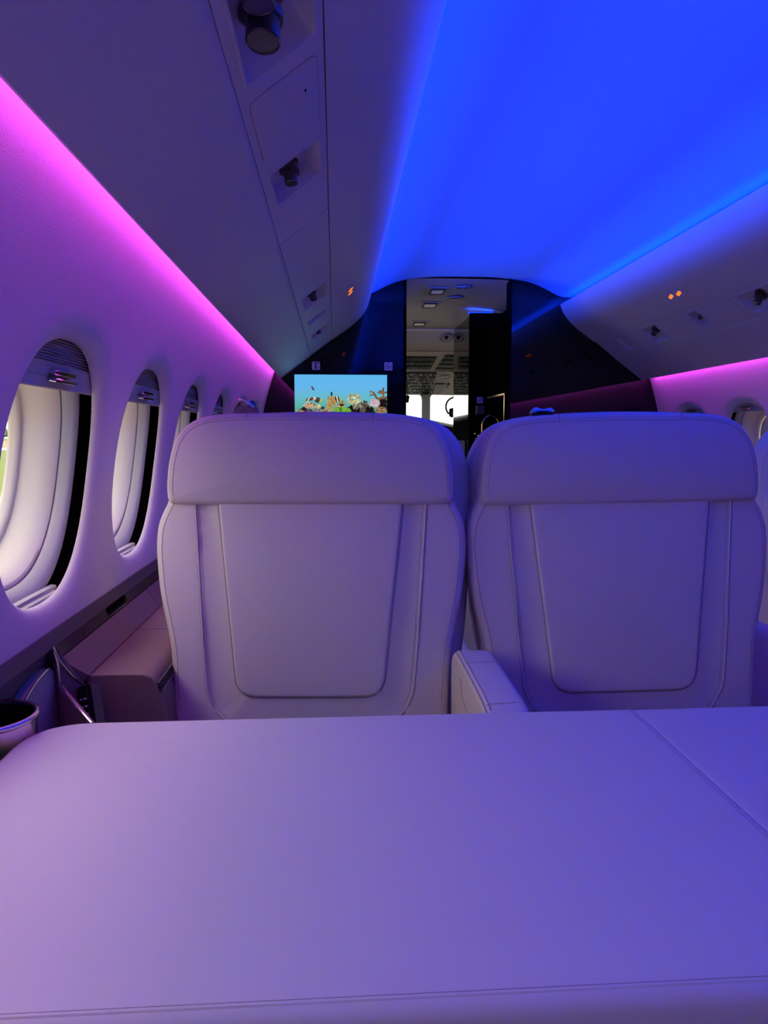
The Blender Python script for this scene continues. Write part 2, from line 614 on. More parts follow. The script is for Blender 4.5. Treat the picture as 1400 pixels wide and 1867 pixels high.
def service_panel(s, y0, y1, recs, doors, label, end_round=0.02):
    """strip panel with recesses (u0, u1, ya, yb, depth)"""
    root = thing('service_panel', (s * 0.80, (y0 + y1) / 2, 1.48), label, 'service panel', 'service panels under the overhead fairings')
    b = root.location
    mb = MB()
    cuts = sorted(recs, key=lambda r: r[2])
    edges = [y0]
    for r in cuts:
        edges += [r[2], r[3]]
    edges.append(y1)
    g = 0.0006
    d0 = 0.0012

    def quad(u0, u1, ya, yb, d=d0):
        nu = 4
        mb.loft([[ps_pt(s, u0 + (u1 - u0) * k / nu, y, d) for k in range(nu + 1)] for y in (ya, yb)], closed_u=False)
    for i in range(0, len(edges), 2):
        quad(g, PSL - g, edges[i], edges[i + 1])
    for (u0, u1, ya, yb, dep) in cuts:
        quad(g, u0, ya, yb)
        quad(u1, PSL - g, ya, yb)
    # border edges turned up into the groove
    rim = [(g, y0), (PSL - g, y0), (PSL - g, y1), (g, y1)]
    mb.loft([[ps_pt(s, u, y, d0) for u, y in rim], [ps_pt(s, u, y, d0 + 0.012) for u, y in rim]])
    mb.build('panel', M['shell'], root, b, sharp=35)
    for (u0, u1, ya, yb, dep) in cuts:
        mb = MB()
        rp_ = round_poly([(u0, ya), (u1, ya), (u1, yb), (u0, yb)], 0.010, 4)
        sq = np.array([(min(max(x, u0), u1), min(max(y, ya), yb)) for x, y in rp_])
        # bezel lip, sloped walls, pocket floor
        cen = sq.mean(0)
        wid = (rp_ - cen)
        mb.loft([[ps_pt(s, *(cen + wid * 1.06), d0 - 0.0002) for wid in (rp_ - cen)],
                 [ps_pt(s, *(cen + wid * 1.05), d0 - 0.0018) for wid in (rp_ - cen)],
                 [ps_pt(s, *(cen + wid * 0.985), d0 - 0.0015) for wid in (rp_ - cen)],
                 [ps_pt(s, *(cen + wid * 0.96), d0 + 0.003) for wid in (rp_ - cen)],
                 [ps_pt(s, *(cen + wid * 0.86), d0 + dep * 0.8) for wid in (rp_ - cen)],
                 [ps_pt(s, *(cen + wid * 0.80), d0 + dep) for wid in (rp_ - cen)],
                 [ps_pt(s, *(cen + wid * 0.40), d0 + dep) for wid in (rp_ - cen)],
                 [ps_pt(s, *(cen + wid * 0.01), d0 + dep) for wid in (rp_ - cen)]])
        mb.build('recess', M['shell'], root, b, sharp=40)
    for (u0, u1, ya, yb) in doors:
        mb = MB()
        rp_ = round_poly([(u0, ya), (u1, ya), (u1, yb), (u0, yb)], 0.018, 6)
        cen = rp_.mean(0)
        mb.loft([[ps_pt(s, *p, d0 + 0.002) for p in inset(rp_, -0.0016)], [ps_pt(s, *p, d0 - 0.0006) for p in inset(rp_, -0.0012)], [ps_pt(s, *p, d0 - 0.0006) for p in rp_]])
        gr = mb.build('door_gap', M['groove'], root, b, smooth=False)
        mb = MB()
        mb.loft([[ps_pt(s, *p, d0 + 0.002) for p in rp_], [ps_pt(s, *p, d0 - 0.0011) for p in inset(rp_, 0.0004)]] +
                [[ps_pt(s, *(cen + (p - cen) * k), d0 - 0.0013) for p in rp_] for k in (0.97, 0.5, 0.01)])
        dr = mb.build('hatch', M['shell'], root, b, sharp=40)
        mb = MB()
        uu, yy = u0 + (u1 - u0) * 0.80, ya + (yb - ya) * 0.36
        mb.add([ps_pt(s, uu - 0.001, yy - 0.004, d0 - 0.0022), ps_pt(s, uu + 0.001, yy - 0.004, d0 - 0.0022), ps_pt(s, uu + 0.001, yy + 0.004, d0 - 0.0022), ps_pt(s, uu - 0.001, yy + 0.004, d0 - 0.0022),
                ps_pt(s, uu - 0.001, yy - 0.004, d0), ps_pt(s, uu + 0.001, yy - 0.004, d0), ps_pt(s, uu + 0.001, yy + 0.004, d0), ps_pt(s, uu - 0.001, yy + 0.004, d0)],
               [(0, 1, 2, 3), (0, 1, 5, 4), (1, 2, 6, 5), (2, 3, 7, 6), (3, 0, 4, 7)])
        mb.build('release_slot', M['void'], dr, b, smooth=False)
    return root


def nozzle(root, s, u, y, dep, k, tilt, name='air_nozzle', scal=True, tx=-0.25):
    """eyeball air outlet or reading lamp: flange, ball, barrel; tilt pulls the barrel towards -Y"""
    b = root.location
    o = ps_pt(s, u, y, dep)
    nn = Vector((-s * PSN[0], 0, -PSN[1]))
    mt = axis_matrix(o, nn)
    mb = MB()
    mb.lathe([(0, -0.002), (0.034 * k, -0.002), (0.036 * k, 0.002), (0.034 * k, 0.006), (0.026 * k, 0.007), (0.0, 0.007)], mt, 32)
    fl = mb.build(name, M['gunmetal'], root, b, sharp=30)
    d = (nn + Vector((-s * tx, tilt, 0))).normalized()
    m2 = axis_matrix(Vector(o) + nn * 0.006 * k, d)
    mb = MB()
    mb.lathe([(0.0, 0.0), (0.020 * k, 0.002 * k), (0.0245 * k, 0.012 * k), (0.0235 * k, 0.021 * k), (0.021 * k, 0.023 * k), (0.0, 0.023 * k)], m2, 32)
    mb.build('ball', M['gunmetal'], fl, b, sharp=30)
    mb = MB()
    mb.lathe([(0.0, 0.02 * k), (0.0195 * k, 0.02 * k), (0.020 * k, 0.024 * k), (0.020 * k, 0.036 * k), (0.0212 * k, 0.037 * k), (0.0212 * k, 0.050 * k), (0.0196 * k, 0.052 * k), (0.0185 * k, 0.0505 * k)], m2, 32)
    mb.build('barrel', M['gunmetal'], fl, b, sharp=30)
    mb = MB()
    mb.lathe([(0.0187 * k, 0.0503 * k), (0.0001, 0.0498 * k)], m2, 32)
    mb.build('lens', M['lens'], fl, b)
    if scal:
        mb = MB()
        for i in range(7):
            a = 2 * PI * i / 7
            p = m2 @ Vector((0.0225 * k * math.cos(a), 0.0225 * k * math.sin(a), 0.014 * k))
            mb.lathe([(0.0, -0.007 * k), (0.008 * k, -0.006 * k), (0.009 * k, 0.0), (0.008 * k, 0.006 * k), (0.0, 0.007 * k)], axis_matrix(p, d), 12)
        mb.build('grip_lobes', M['gunmetal'], fl, b, sharp=50)
    return fl


UF = (0.012, PSL - 0.012)
p1 = service_panel(-1, 0.10, 1.80, [(0.018, PSL - 0.014, 0.70, 1.03, 0.032), (0.018, PSL - 0.016, 1.365, 1.535, 0.032)], [(0.014, PSL - 0.014, 1.078, 1.298), (0.014, PSL - 0.014, 0.40, 0.64)],
                   'nearest left service panel with large air outlet and square hatch')
nozzle(p1, -1, 0.075, 0.940, 0.030, 0.98, -0.20, scal=False, tx=-0.62)
nozzle(p1, -1, 0.072, 0.868, 0.033, 0.85, -0.05, name='reading_lamp', scal=False, tx=-0.5)
nozzle(p1, -1, 0.074, 1.482, 0.031, 0.62, -0.10, scal=True, tx=-0.5)
p2 = service_panel(-1, 1.804, 4.195, [(0.022, PSL - 0.020, 2.57, 2.81, 0.032), (0.026, PSL - 0.024, 3.08, 3.18, 0.025), (0.026, PSL - 0.022, 3.49, 3.65, 0.03)], [],
                   'far left service panel with three small recesses towards the front bulkhead')
nozzle(p2, -1, 0.075, 2.71, 0.031, 0.62, -0.1)
nozzle(p2, -1, 0.075, 3.135, 0.024, 0.30, 0.0, name='reading_lamp', scal=False)
nozzle(p2, -1, 0.075, 3.59, 0.029, 0.55, 0.0)
p3 = service_panel(1, 1.864, 4.195, [(0.020, PSL - 0.020, 2.50, 2.74, 0.032), (0.022, PSL - 0.022, 3.05, 3.13, 0.028), (0.018, PSL - 0.020, 3.45, 3.61, 0.032), (0.020, PSL - 0.030, 3.88, 3.95, 0.025)],
                   [(0.020, PSL - 0.020, 2.79, 3.0)], 'right service panel with four recesses above the right windows')
nozzle(p3, 1, 0.078, 2.66, 0.031, 0.70, 0.0)
nozzle(p3, 1, 0.080, 3.09, 0.026, 0.42, 0.0, name='reading_lamp', scal=False)
nozzle(p3, 1, 0.080, 3.54, 0.030, 0.62, 0.0)
p4 = service_panel(1, 0.10, 1.86, [], [(0.014, PSL - 0.014, 1.0, 1.25)], 'right service panel beside the camera with a closed hatch')


def strip_sign(s, y, label):
    """lit seat-belt and no-smoking pictograms in the upper fairing"""
    c = np.array((0.672, 1.6325))
    t = np.array((0.585 - 0.70, 1.707 - 1.612))
    t = t / np.linalg.norm(t)
    nn = np.array((-t[1], t[0]))      # out of the fairing, towards the cabin
    root = thing('seat_sign', (s * c[0], y, c[1]), label, 'sign', 'lit cabin signs')
    b = root.location

    def P(u, v, d):
        q = c + t * u + nn * d
        return (s * q[0], y + v, q[1])
    mb = MB()
    o = [(-0.013, -0.06), (0.013, -0.06), (0.013, 0.06), (-0.013, 0.06)]
    mb.loft([[P(u, v, -0.006) for u, v in o], [P(u, v, 0.0065) for u, v in o], [P(u * .01, v * .01, 0.0065) for u, v in o]])
    mb.build('backing', M['shell'], root, b, smooth=False)

    def disc(u, v, ru, rv, n=12):
        mb = MB()
        pts = [(u + ru * math.cos(2 * PI * k / n), v + rv * math.sin(2 * PI * k / n)) for k in range(n)]
        mb.loft([[P(a, c_, 0.004) for a, c_ in pts], [P(a, c_, 0.0078) for a, c_ in pts], [P(u + (a - u) * .01, v + (c_ - v) * .01, 0.0078) for a, c_ in pts]])
        return mb
    for v in (-0.036, 0.034):
        disc(0.004, v, 0.0085, 0.010).build('figure_head', M['orange'], root, b, smooth=False)
        disc(-0.002, v + 0.020, 0.0085, 0.011).build('figure_body', M['orange'], root, b, smooth=False)
    return root


strip_sign(-1, 3.04, 'small glowing orange pictogram on the left overhead fairing')
strip_sign(1, 3.03, 'small glowing orange pictogram on the right overhead fairing')

# ------------------------------------------------------------------ windows


def window_proto(s):
    """parts of one window around Y = 0, in cabin coordinates"""
    def P(a, b, d):
        return wall_pt(s, a, b, d)
    parts = {}

    def R(a_, b_, d, p=2.35, bo=0.0):
        return [P(*(lambda q: (q[0], q[1] + bo))(supell(a_, b_, t, p)), d) for t in TH_E]
    mb = MB()
    mb.loft([R(WA + 0.002, WB + 0.002, 0.0235), R(WA + 0.036, WB + 0.036, 0.0235), R(WA + 0.036, WB + 0.036, 0.060), R(WA + 0.002, WB + 0.010, 0.060)])
    parts['gap'] = mb
    mb = MB()
    mb.loft([R(WA + 0.010, WB + 0.012, 0.052), R(WA + 0.006, WB + 0.006, 0.0465), R(WA + 0.000, WB - 0.004, 0.047), R(WA - 0.004, WB - 0.013, 0.055), R(WA - 0.006, WB - 0.019, 0.065), R(WA - 0.007, WB - 0.021, 0.071), R(WA - 0.005, WB - 0.019, 0.075)])
    parts['flange'] = mb
    mb = MB()
    mb.loft([R(WA - 0.005, WB - 0.019, 0.075), R(WA - 0.0095, WB - 0.024, 0.0725), R(WA - 0.014, WB - 0.029, 0.076), R(WA - 0.026, WB - 0.041, 0.098), R(WA - 0.036, WB - 0.051, 0.118), R(WA - 0.040, WB - 0.055, 0.127),
             R(WA - 0.042, WB - 0.059, 0.1265), R(WA - 0.048, WB - 0.065, 0.128), R(WA - 0.051, WB - 0.068, 0.135), R(WA - 0.054, WB - 0.071, 0.139), R(WA - 0.056, WB - 0.073, 0.144)])
    parts['bezel'] = mb
    mb2 = MB()
    mb2.loft([R(WA - 0.057, WB - 0.074, 0.141), R((WA - 0.055) * 0.6, (WB - 0.075) * 0.6, 0.141), R(0.001, 0.001, 0.141)])
    parts['pane'] = mb2
    # frame between bezel and fuselage skin (keeps daylight in the window hole only)
    mb = MB()
    mb.loft([R(WA - 0.055, WB - 0.072, 0.144), R(WA + 0.04, WB + 0.035, 0.156), R(WA + 0.055, WB + 0.05, 0.03)])
    parts['frame'] = mb
    # stowed pleated shade and its pull bar
    def inside(b):
        t = min(1.0, abs(b) / (WB + 0.012))
        return (WA + 0.012) * (1 - t ** 2.35) ** (1 / 2.35)
    mb = MB()
    up = 0.0 if s < 0 else 0.040       # the right shades are pushed right up
    rows = np.linspace(0.170 + up, 0.219 + up * 0.05, 23)
    rg = []
    for i, b in enumerate(rows):
        a = max(inside(b), 0.003)
        d = 0.026 + (0.0085 if i % 2 else 0.0)
        rg.append([P(-a + 2 * a * k / 12, b, d) for k in range(13)])
    mb.loft(rg, closed_u=False)
    parts['pleats'] = mb
    mb = MB()
    prof = [(0.131, 0.034), (0.131, 0.027), (0.133, 0.0245), (0.149, 0.0245), (0.1495, 0.0255), (0.150, 0.0245), (0.169, 0.0245), (0.170, 0.030)]
    rg = []
    for b, d in prof:
        b += up
        a = inside(b) * 0.985
        rg.append([P(-a + 2 * a * k / 12, b, d) for k in range(13)])
    mb.loft(rg, closed_u=False)
    parts['shade_bar'] = mb
    hs = []
    for (b0, b1, dd) in ((0.1535, 0.1605, 0.010), (0.1425, 0.1485, 0.013)):
        b0, b1 = b0 + up, b1 + up
        mb = MB()
        o = round_poly([(-0.045, b0), (0.045, b0), (0.045, b1), (-0.045, b1)], 0.003, 3)
        mb.loft([[P(a, b, 0.026) for a, b in o], [P(a, b, 0.0245 - dd) for a, b in o], [P(a, b, 0.0235 - dd) for a, b in inset(o, 0.001)], [P(a * .02, (b - (b0 + b1) / 2) * .02 + (b0 + b1) / 2, 0.0235 - dd) for a, b in o]])
        hs.append(mb)
    parts['handles'] = hs
    # sill steps at the foot of the opening
    mb = MB()
    for (b, d0_, d1_, h) in ((-0.206, 0.024, 0.034, 0.004), (-0.200, 0.034, 0.044, 0.005)):
        a = inside(b)
        pr = [(b - h, d0_), (b, d0_ + 0.001), (b + 0.001, d1_), (b - h, d1_)]
        mb.loft([[P(x, bb, dd) for bb, dd in pr] for x in np.linspace(-a, a, 13)])
    parts['sill'] = mb
    return parts


WIN_N = 0


def build_windows(s, centres, sidename):
    global WIN_N
    pr = window_proto(s)
    first = None
    for i, yc in enumerate(centres):
        WIN_N += 1
        if first is None:
            root = thing('window_%d' % WIN_N, (s * 1.19, yc, 0.996), kind='structure')
            b = (s * 1.19, 0, 0.996)
            pr['gap'].build('shade_track', M['void'], root, b)
            fl = pr['flange'].build('window_flange', M['flange'], root, b, sharp=60)
            pr['bezel'].build('window_bezel', M['bezel'], root, b, sharp=60)
            pr['frame'].build('outer_frame', M['skin'], root, b)
            pr['pane'].build('pane', M['glass'], root, b)
            pr['pleats'].build('pleated_shade', M['shade'], root, b, sharp=10)
            sb = pr['shade_bar'].build('shade_bar', M['flange'], root, b, sharp=30)
            for h in pr['handles']:
                h.build('shade_handle', M['chrome'], sb, b, sharp=30)
            pr['sill'].build('window_sill', M['flange'], root, b, sharp=30)
            first = root
        else:
            root = copy_tree(first)
            root.name = 'window_%d' % WIN_N
            root.location = (s * 1.19, yc, 0.996)
        root['label'] = 'oval %s window with cream bezel and raised pleated shade' % sidename


build_windows(-1, LEFT_W, 'left')
build_windows(1, RIGHT_W, 'right')

# ------------------------------------------------------------------ front bulkhead


def rx(x):
    return x + OFF


def rz(z):
    return z + EYE


OPX0, OPX1 = rx(0.396), rx(0.990)
BT = 0.06


def bulk_prof(x0, x1):
    """outline in (X, Z) of the bulkhead between x0 and x1"""
    top = []
    for x in np.linspace(x0, x1, 40):
        ax = abs(x)
        if ax < 0.60:
            z = float(np.interp(x, cp[:, 0], cp[:, 1]))
        else:
            z = 0.85 + math.sqrt(max(0.0, 1.20 ** 2 - x * x))
            z = min(z, 2.0)
        top.append((x, z + (0.004 if ax < 0.6 else 0.0)))
    return [(x0, 0.0)] + [(x1, 0.0)] + top[::-1]


broot = thing('wall_front', (0, Y1, 0), 'gloss black lacquered front bulkhead with centre doorway', kind='structure')
for x0, x1 in ((-1.195, OPX0), (OPX1, 1.195)):
    mb = MB()
    mb.extrude(bulk_prof(x0, x1), Y1, Y1 + BT)
    mb.build('bulkhead_panel', M['lacquer'], broot, (0, Y1, 0), sharp=30)
for x in (OPX0, OPX1):
    mb = MB()
    zt = float(np.interp(x, cp[:, 0], cp[:, 1]))
    mb.extrude(round_poly([(x - 0.008, 0.0), (x + 0.008, 0.0), (x + 0.008, zt), (x - 0.008, zt)], 0.0, 1), Y1 - 0.006, Y1 + BT + 0.004)
    mb.build('jamb_trim', M['satin'], broot, (0, Y1, 0), smooth=False)

# ---- television with an aquarium scene
tvx0, tvx1, tvz1 = rx(-0.220), rx(0.294), rz(0.339)
tvw = tvx1 - tvx0
tvh = tvw * 9 / 16
tv = thing('television', ((tvx0 + tvx1) / 2, Y1 - 0.02, tvz1 - tvh), 'flat television on the left front bulkhead showing a coral reef', 'television')
mb = MB()
e = 0.012
xs0, xs1, zs0, zs1 = tvx0 - e, tvx1 + e, tvz1 - tvh - e, tvz1 + e * 0.7
mb.extrude(round_poly([(xs0, zs0), (xs1, zs0), (xs1, zs1), (xs0, zs1)], 0.006, 4), Y1 - 0.022, Y1 - 0.0005)
mb.build('housing', M['lacquer'], tv, tv.location, sharp=30)
NX, NZ = 260, 146
uu, vv = np.meshgrid(np.linspace(0, 1, NX), np.linspace(0, 1, NZ))   # v from the top down
A = tvw / tvh
PX = uu * A


def srgb(r, g, b):
    c = np.array((r, g, b)) / 255.0
    return np.where(c <= 0.04045, c / 12.92, ((c + 0.055) / 1.055) ** 2.4)


img = np.zeros((NZ, NX, 3))
stops = [(0.0, (96, 186, 246)), (0.25, (104, 186, 240)), (0.45, (104, 190, 205)), (0.62, (92, 180, 160)), (1.0, (60, 120, 100))]
for k in range(3):
    img[:, :, k] = np.interp(vv, [p for p, c in stops], [srgb(*c)[k] for p, c in stops])
rng = np.random.RandomState(3)
noise = rng.rand(NZ, NX)
sm = noise.copy()
for _ in range(2):
    sm = (sm + np.roll(sm, 1, 0) + np.roll(sm, -1, 0) + np.roll(sm, 1, 1) + np.roll(sm, -1, 1)) / 5


def blob(cx, cy, rx_, ry_, col, rot=0.0, rough=0.0, tex=0.0, ph=0.0):
    """paint one ellipse; coordinates in screen fractions of the visible top part"""
    dx, dy = (uu - cx) * A, vv - cy
    c, s_ = math.cos(rot), math.sin(rot)
    a, b = (dx * c + dy * s_) / rx_, (-dx * s_ + dy * c) / ry_
    rr = np.sqrt(a * a + b * b)
    th = np.arctan2(b, a)
    m = rr < 1 + rough * (np.sin(5 * th + ph) * 0.5 + np.sin(9 * th + 2 * ph) * 0.5)
    base = srgb(*col)
    sh = 1 + tex * (sm * 2 - 1) * 2.2
    sh = np.clip(sh, 0.15, 1.8)
    for k in range(3):
        img[:, :, k] = np.where(m, base[k] * sh, img[:, :, k])


S = 0.735   # the visible 130 of a full screen, top part: crop fractions are scaled by this


def B(px, py, rx_, ry_, col, **k):
    """crop pixels (of a 1400 x 910 crop, screen 45..1218 wide, 312.. top) to screen fractions"""
    w = 1173.0
    h = w * 9 / 16
    blob((px - 45) / w, (py - 312) / h, rx_ / h, ry_ / h, col, **k)


# sand and rock bed
B(620, 980, 700, 130, (70, 62, 58), rough=0.05, tex=0.8)
# translucent fan coral, rocks, plates
B(495, 680, 52, 105, (176, 158, 104), rough=0.15, tex=0.25)
B(540, 640, 40, 60, (188, 150, 92), rough=0.2, tex=0.3)
B(640, 680, 45, 50, (150, 140, 100), rough=0.2, tex=0.4)
for (x, y, r, col) in ((180, 750, 60, (44, 36, 44)), (110, 785, 55, (150, 130, 100)), (225, 700, 66, (184, 158, 128)), (285, 690, 30, (196, 150, 110)), (250, 780, 60, (86, 82, 96)), (330, 770, 62, (128, 122, 122)), (340, 715, 38, (190, 175, 130)),
                     (430, 780, 60, (180, 160, 124)), (395, 730, 30, (60, 55, 50)), (620, 705, 48, (200, 170, 110)), (640, 695, 28, (40, 34, 32)), (430, 802, 50, (170, 90, 50))):
    B(x, y, r, r * 0.62, col, rough=0.18, tex=0.9, ph=x)
B(500, 800, 26, 12, (30, 60, 220), rot=0.5)
# dark reef and corals on the right
B(820, 770, 125, 80, (30, 26, 26), rough=0.2, tex=1.0)
B(930, 720, 60, 80, (96, 84, 74), rough=0.25, tex=1.2, ph=2)
B(1000, 770, 60, 60, (28, 28, 24), rough=0.2, tex=1.0)
B(1170, 700, 55, 110, (34, 26, 24), rough=0.2, tex=0.9)
for i in range(70):
    a = rng.rand() * 2 * PI
    r = math.sqrt(rng.rand())
    cx_, cy_ = 800 + 80 * r * math.cos(a), 620 + 68 * r * math.sin(a)
    v = 150 + rng.rand() * 85
    B(cx_, cy_, 15, 13, (v, v * 0.98, v * 0.74), rough=0.2, tex=0.3)
B(860, 598, 28, 10, (214, 140, 80))
for i in range(40):
    v = 90 + rng.rand() * 110
    B(790 + rng.rand() * 120, 680 + rng.rand() * 60, 13, 11, (v, v * 0.94, v * 0.8), tex=0.5)
B(1060, 665, 68, 54, (206, 178, 186), rough=0.05, tex=0.35)
B(1140, 755, 76, 42, (150, 122, 84), rough=0.1, tex=0.8)
# antler coral
for (x0_, y0_, x1_, y1_, w_) in ((1090, 610, 1040, 530, 13), (1040, 530, 1005, 522, 10), (1040, 560, 1000, 572, 9), (1090, 612, 1215, 598, 14), (1170, 600, 1165, 500, 14), (1165, 545, 1105, 535, 10), (1165, 540, 1216, 530, 11), (1165, 520, 1175, 478, 10), (1165, 520, 1120, 515, 9)):
    for t in np.linspace(0, 1, 14):
        B(x0_ + (x1_ - x0_) * t, y0_ + (y1_ - y0_) * t, w_, w_, (126, 94, 58), tex=0.7)
# green anemone
for (x, y, r1, r2) in ((590, 770, 62, 48), (690, 775, 72, 50), (640, 750, 50, 36)):
    B(x, y, r1, r2, (116, 178, 62), rough=0.08, tex=0.35, ph=x)
B(626, 752, 12, 34, (60, 120, 40), tex=0.2)
B(640, 800, 40, 16, (150, 206, 90), tex=0.3)
# fish
B(275, 485, 12, 32, (108, 66, 80), rot=-0.55)
B(335, 630, 48, 34, (74, 72, 66), rot=0.35, tex=0.3)
B(372, 640, 12, 30, (214, 190, 70), rot=0.35)
B(298, 610, 16, 22, (210, 205, 190), rot=0.3)
for x, c in ((200, (110, 70, 60)), (218, (205, 200, 190)), (238, (160, 84, 50)), (255, (70, 56, 56)), (270, (120, 84, 70))):
    B(x, 618 + (x % 3) * 4, 10, 26, c, rot=0.5)
B(512, 552, 13, 26, (28, 56, 44))
for x, c in ((566, (40, 34, 34)), (585, (220, 215, 205)), (602, (34, 30, 32)), (618, (200, 170, 80))):
    B(x, 618, 10, 36, c, rot=-0.25)
water = np.stack([np.interp(vv, [p for p, c in stops], [srgb(*c)[k] for p, c in stops]) for k in range(3)], 2)
solid = np.abs(img - water).sum(2) > 0.02
grain = np.clip(0.55 + 0.9 * noise, 0, 1.5)
img = np.where(solid[:, :, None], img * grain[:, :, None] * np.array((0.92, 0.92, 0.98)), img)
me = bpy.data.meshes.new('screen')
vs = [(tvx0 + tvw * i / (NX - 1) - tv.location.x, -0.0035, tvz1 - tvh * j / (NZ - 1) - tv.location.z) for j in range(NZ) for i in range(NX)]
fs = [(j * NX + i, (j + 1) * NX + i, (j + 1) * NX + i + 1, j * NX + i + 1) for j in range(NZ - 1) for i in range(NX - 1)]
me.from_pydata(vs, [], fs)
ca = me.color_attributes.new('picture', 'FLOAT_COLOR', 'POINT')
buf = np.ones((NZ * NX, 4))
buf[:, :3] = np.clip(img.reshape(-1, 3), 0, 1)
ca.data.foreach_set('color', buf.ravel())
sm_ = bpy.data.materials.new('screen_picture')
sm_.use_nodes = True
n_ = sm_.node_tree.nodes
n_.clear()
oo = n_.new('ShaderNodeOutputMaterial')
em = n_.new('ShaderNodeEmission')
at = n_.new('ShaderNodeVertexColor')
at.layer_name = 'picture'
em.inputs['Strength'].default_value = 0.95
sm_.node_tree.links.new(at.outputs[0], em.inputs[0])
sm_.node_tree.links.new(em.outputs[0], oo.inputs[0])
me.materials.append(sm_)
scr = bpy.data.objects.new('screen', me)
COL.objects.link(scr)
scr.parent = tv


# ---- small pictogram plates
def plate(x, y, z, w, label):
    t = thing('pictogram_plate', (x, y, z - w / 2), label, 'sign')
    mb = MB()
    mb.extrude(round_poly([(x - w / 2, z - w / 2), (x + w / 2, z - w / 2), (x + w / 2, z + w / 2), (x - w / 2, z + w / 2)], w * 0.12, 4), y - 0.002, y)
    mb.build('plate', M['white'], t, t.location, sharp=30)
    return t


w = 0.045
px_, pz_ = rx(-0.101), rz(0.389)
t = plate(px_, Y1 - 0.0008, pz_, w, 'small square fire extinguisher sign above left end of the television')
mb = MB()
mb.box((px_ - 0.002, Y1 - 0.0032, pz_ - 0.003), (0.009, 0.001, 0.030))
mb.build('extinguisher', M['red'], t, t.location, smooth=False)
mb = MB()
mb.box((px_ + 0.004, Y1 - 0.0032, pz_ + 0.014), (0.022, 0.001, 0.004))
mb.build('nozzle', M['ink'], t, t.location, smooth=False)
mb = MB()
mb.box((px_ + 0.013, Y1 - 0.0032, pz_ - 0.012), (0.005, 0.001, 0.007))
mb.build('flame', M['ink'], t, t.location, smooth=False)
px_, pz_ = rx(0.303), rz(0.388)
t = plate(px_, Y1 - 0.0008, pz_, w, 'small square no smoking sign above right end of the television')
mb = MB()
mb.tube([(px_ + 0.0155 * math.cos(a), Y1 - 0.0032, pz_ + 0.0155 * math.sin(a)) for a in np.linspace(0, 2 * PI, 28, endpoint=False)], 0.0014, 6, closed=True)
mb.build('ring', M['ink'], t, t.location)
mb = MB()
mb.tube([(px_ - 0.010, Y1 - 0.0032, pz_ + 0.010), (px_ + 0.010, Y1 - 0.0032, pz_ - 0.010)], 0.0014, 6)
mb.build('slash', M['ink'], t, t.location)
mb = MB()
mb.box((px_, Y1 - 0.0032, pz_ - 0.001), (0.018, 0.001, 0.003))
mb.build('cigarette', M['ink'], t, t.location, smooth=False)

# ------------------------------------------------------------------ vestibule, galley, cockpit
VY1 = 5.58


def vz(y):
    return rz(0.872 - 0.055 * (y - 4.2))


mb = MB()
xv = np.linspace(-0.66, 1.0, 34)
mb.loft([[(x, y, vz(y) - 0.10 * max(0, abs(x + 0.03) - 0.10) ** 2 * 2.0) for x in xv] for y in np.linspace(Y1 + 0.0, VY1, 12)], closed_u=False)
tag(mb.build('ceiling_3', M['vestibule']), 'grey vestibule ceiling with square lamps', kind='structure')
mb = MB()
mb.box((-0.66, (Y1 + BT + 4.80) / 2, 1.0), (0.03, 4.80 - Y1 - BT, 2.0))
mb.box((-0.66, (5.30 + 5.80) / 2, 1.0), (0.03, 0.50, 2.0))
mb.box((-0.66, 6.40, 0.55), (0.03, 1.2, 1.10))
mb.box((-0.66, 6.40, 1.75), (0.03, 1.2, 0.50))
mb.box((-0.66, 4.85, 1.86), (0.03, 0.90, 0.28))
tag(mb.build('wall_left_vestibule', M['vestibule']), 'left wall of the vestibule with the open entrance doorway', kind='structure')
mb = MB()
mb.box((1.0, (Y1 + BT + 5.80) / 2, 1.0), (0.03, 5.80 - Y1 - BT, 2.0))
mb.box((1.0, 6.40, 0.55), (0.03, 1.2, 1.10))
mb.box((1.0, 6.40, 1.75), (0.03, 1.2, 0.50))
tag(mb.build('wall_right_vestibule', M['black']), 'black right wall behind the galley', kind='structure')
# square ceiling lamps and round speakers
for i, (y, lab) in enumerate(((4.47, 'square vestibule ceiling lamp nearest the cabin'), (4.82, 'middle square vestibule ceiling lamp'), (5.40, 'square vestibule ceiling lamp nearest the cockpit'))):
    x = rx(0.612)
    z = vz(y)
    t = thing('ceiling_lamp', (x, y, z - 0.012), lab, 'ceiling lamp', 'square lamps in the vestibule ceiling')
    o = round_poly([(-0.045, -0.06), (0.045, -0.06), (0.045, 0.06), (-0.045, 0.06)], 0.022, 5)

    def LP(p, k, dz):
        return (x + p[0] * k, y + p[1] * k, z - 0.055 * p[1] * k + dz)
    mb = MB()
    mb.loft([[LP(p, 1.5, -0.001) for p in round_poly([(-0.045, -0.06), (0.045, -0.06), (0.045, 0.06), (-0.045, 0.06)], 0.006, 5)], [LP(p, 1.48, -0.005) for p in round_poly([(-0.045, -0.06), (0.045, -0.06), (0.045, 0.06), (-0.045, 0.06)], 0.006, 5)], [LP(p, 1.0, -0.005) for p in o]])
    mb.build('trim_plate', M['vestibule'], t, t.location, sharp=30)
    mb = MB()
    mb.loft([[LP(p, 1.04, -0.0045) for p in o], [LP(p, 1.02, -0.011) for p in o], [LP(p, 0.80, -0.011) for p in o], [LP(p, 0.78, -0.006) for p in o]])
    mb.build('rim', M['black'], t, t.location, sharp=30)
    mb = MB()
    mb.loft([[LP(p, 0.80, -0.008) for p in o], [LP(p, 0.4, -0.0095) for p in o], [LP(p, 0.01, -0.0095) for p in o]])
    mb.build('diffuser', M['diffuser'], t, t.location)
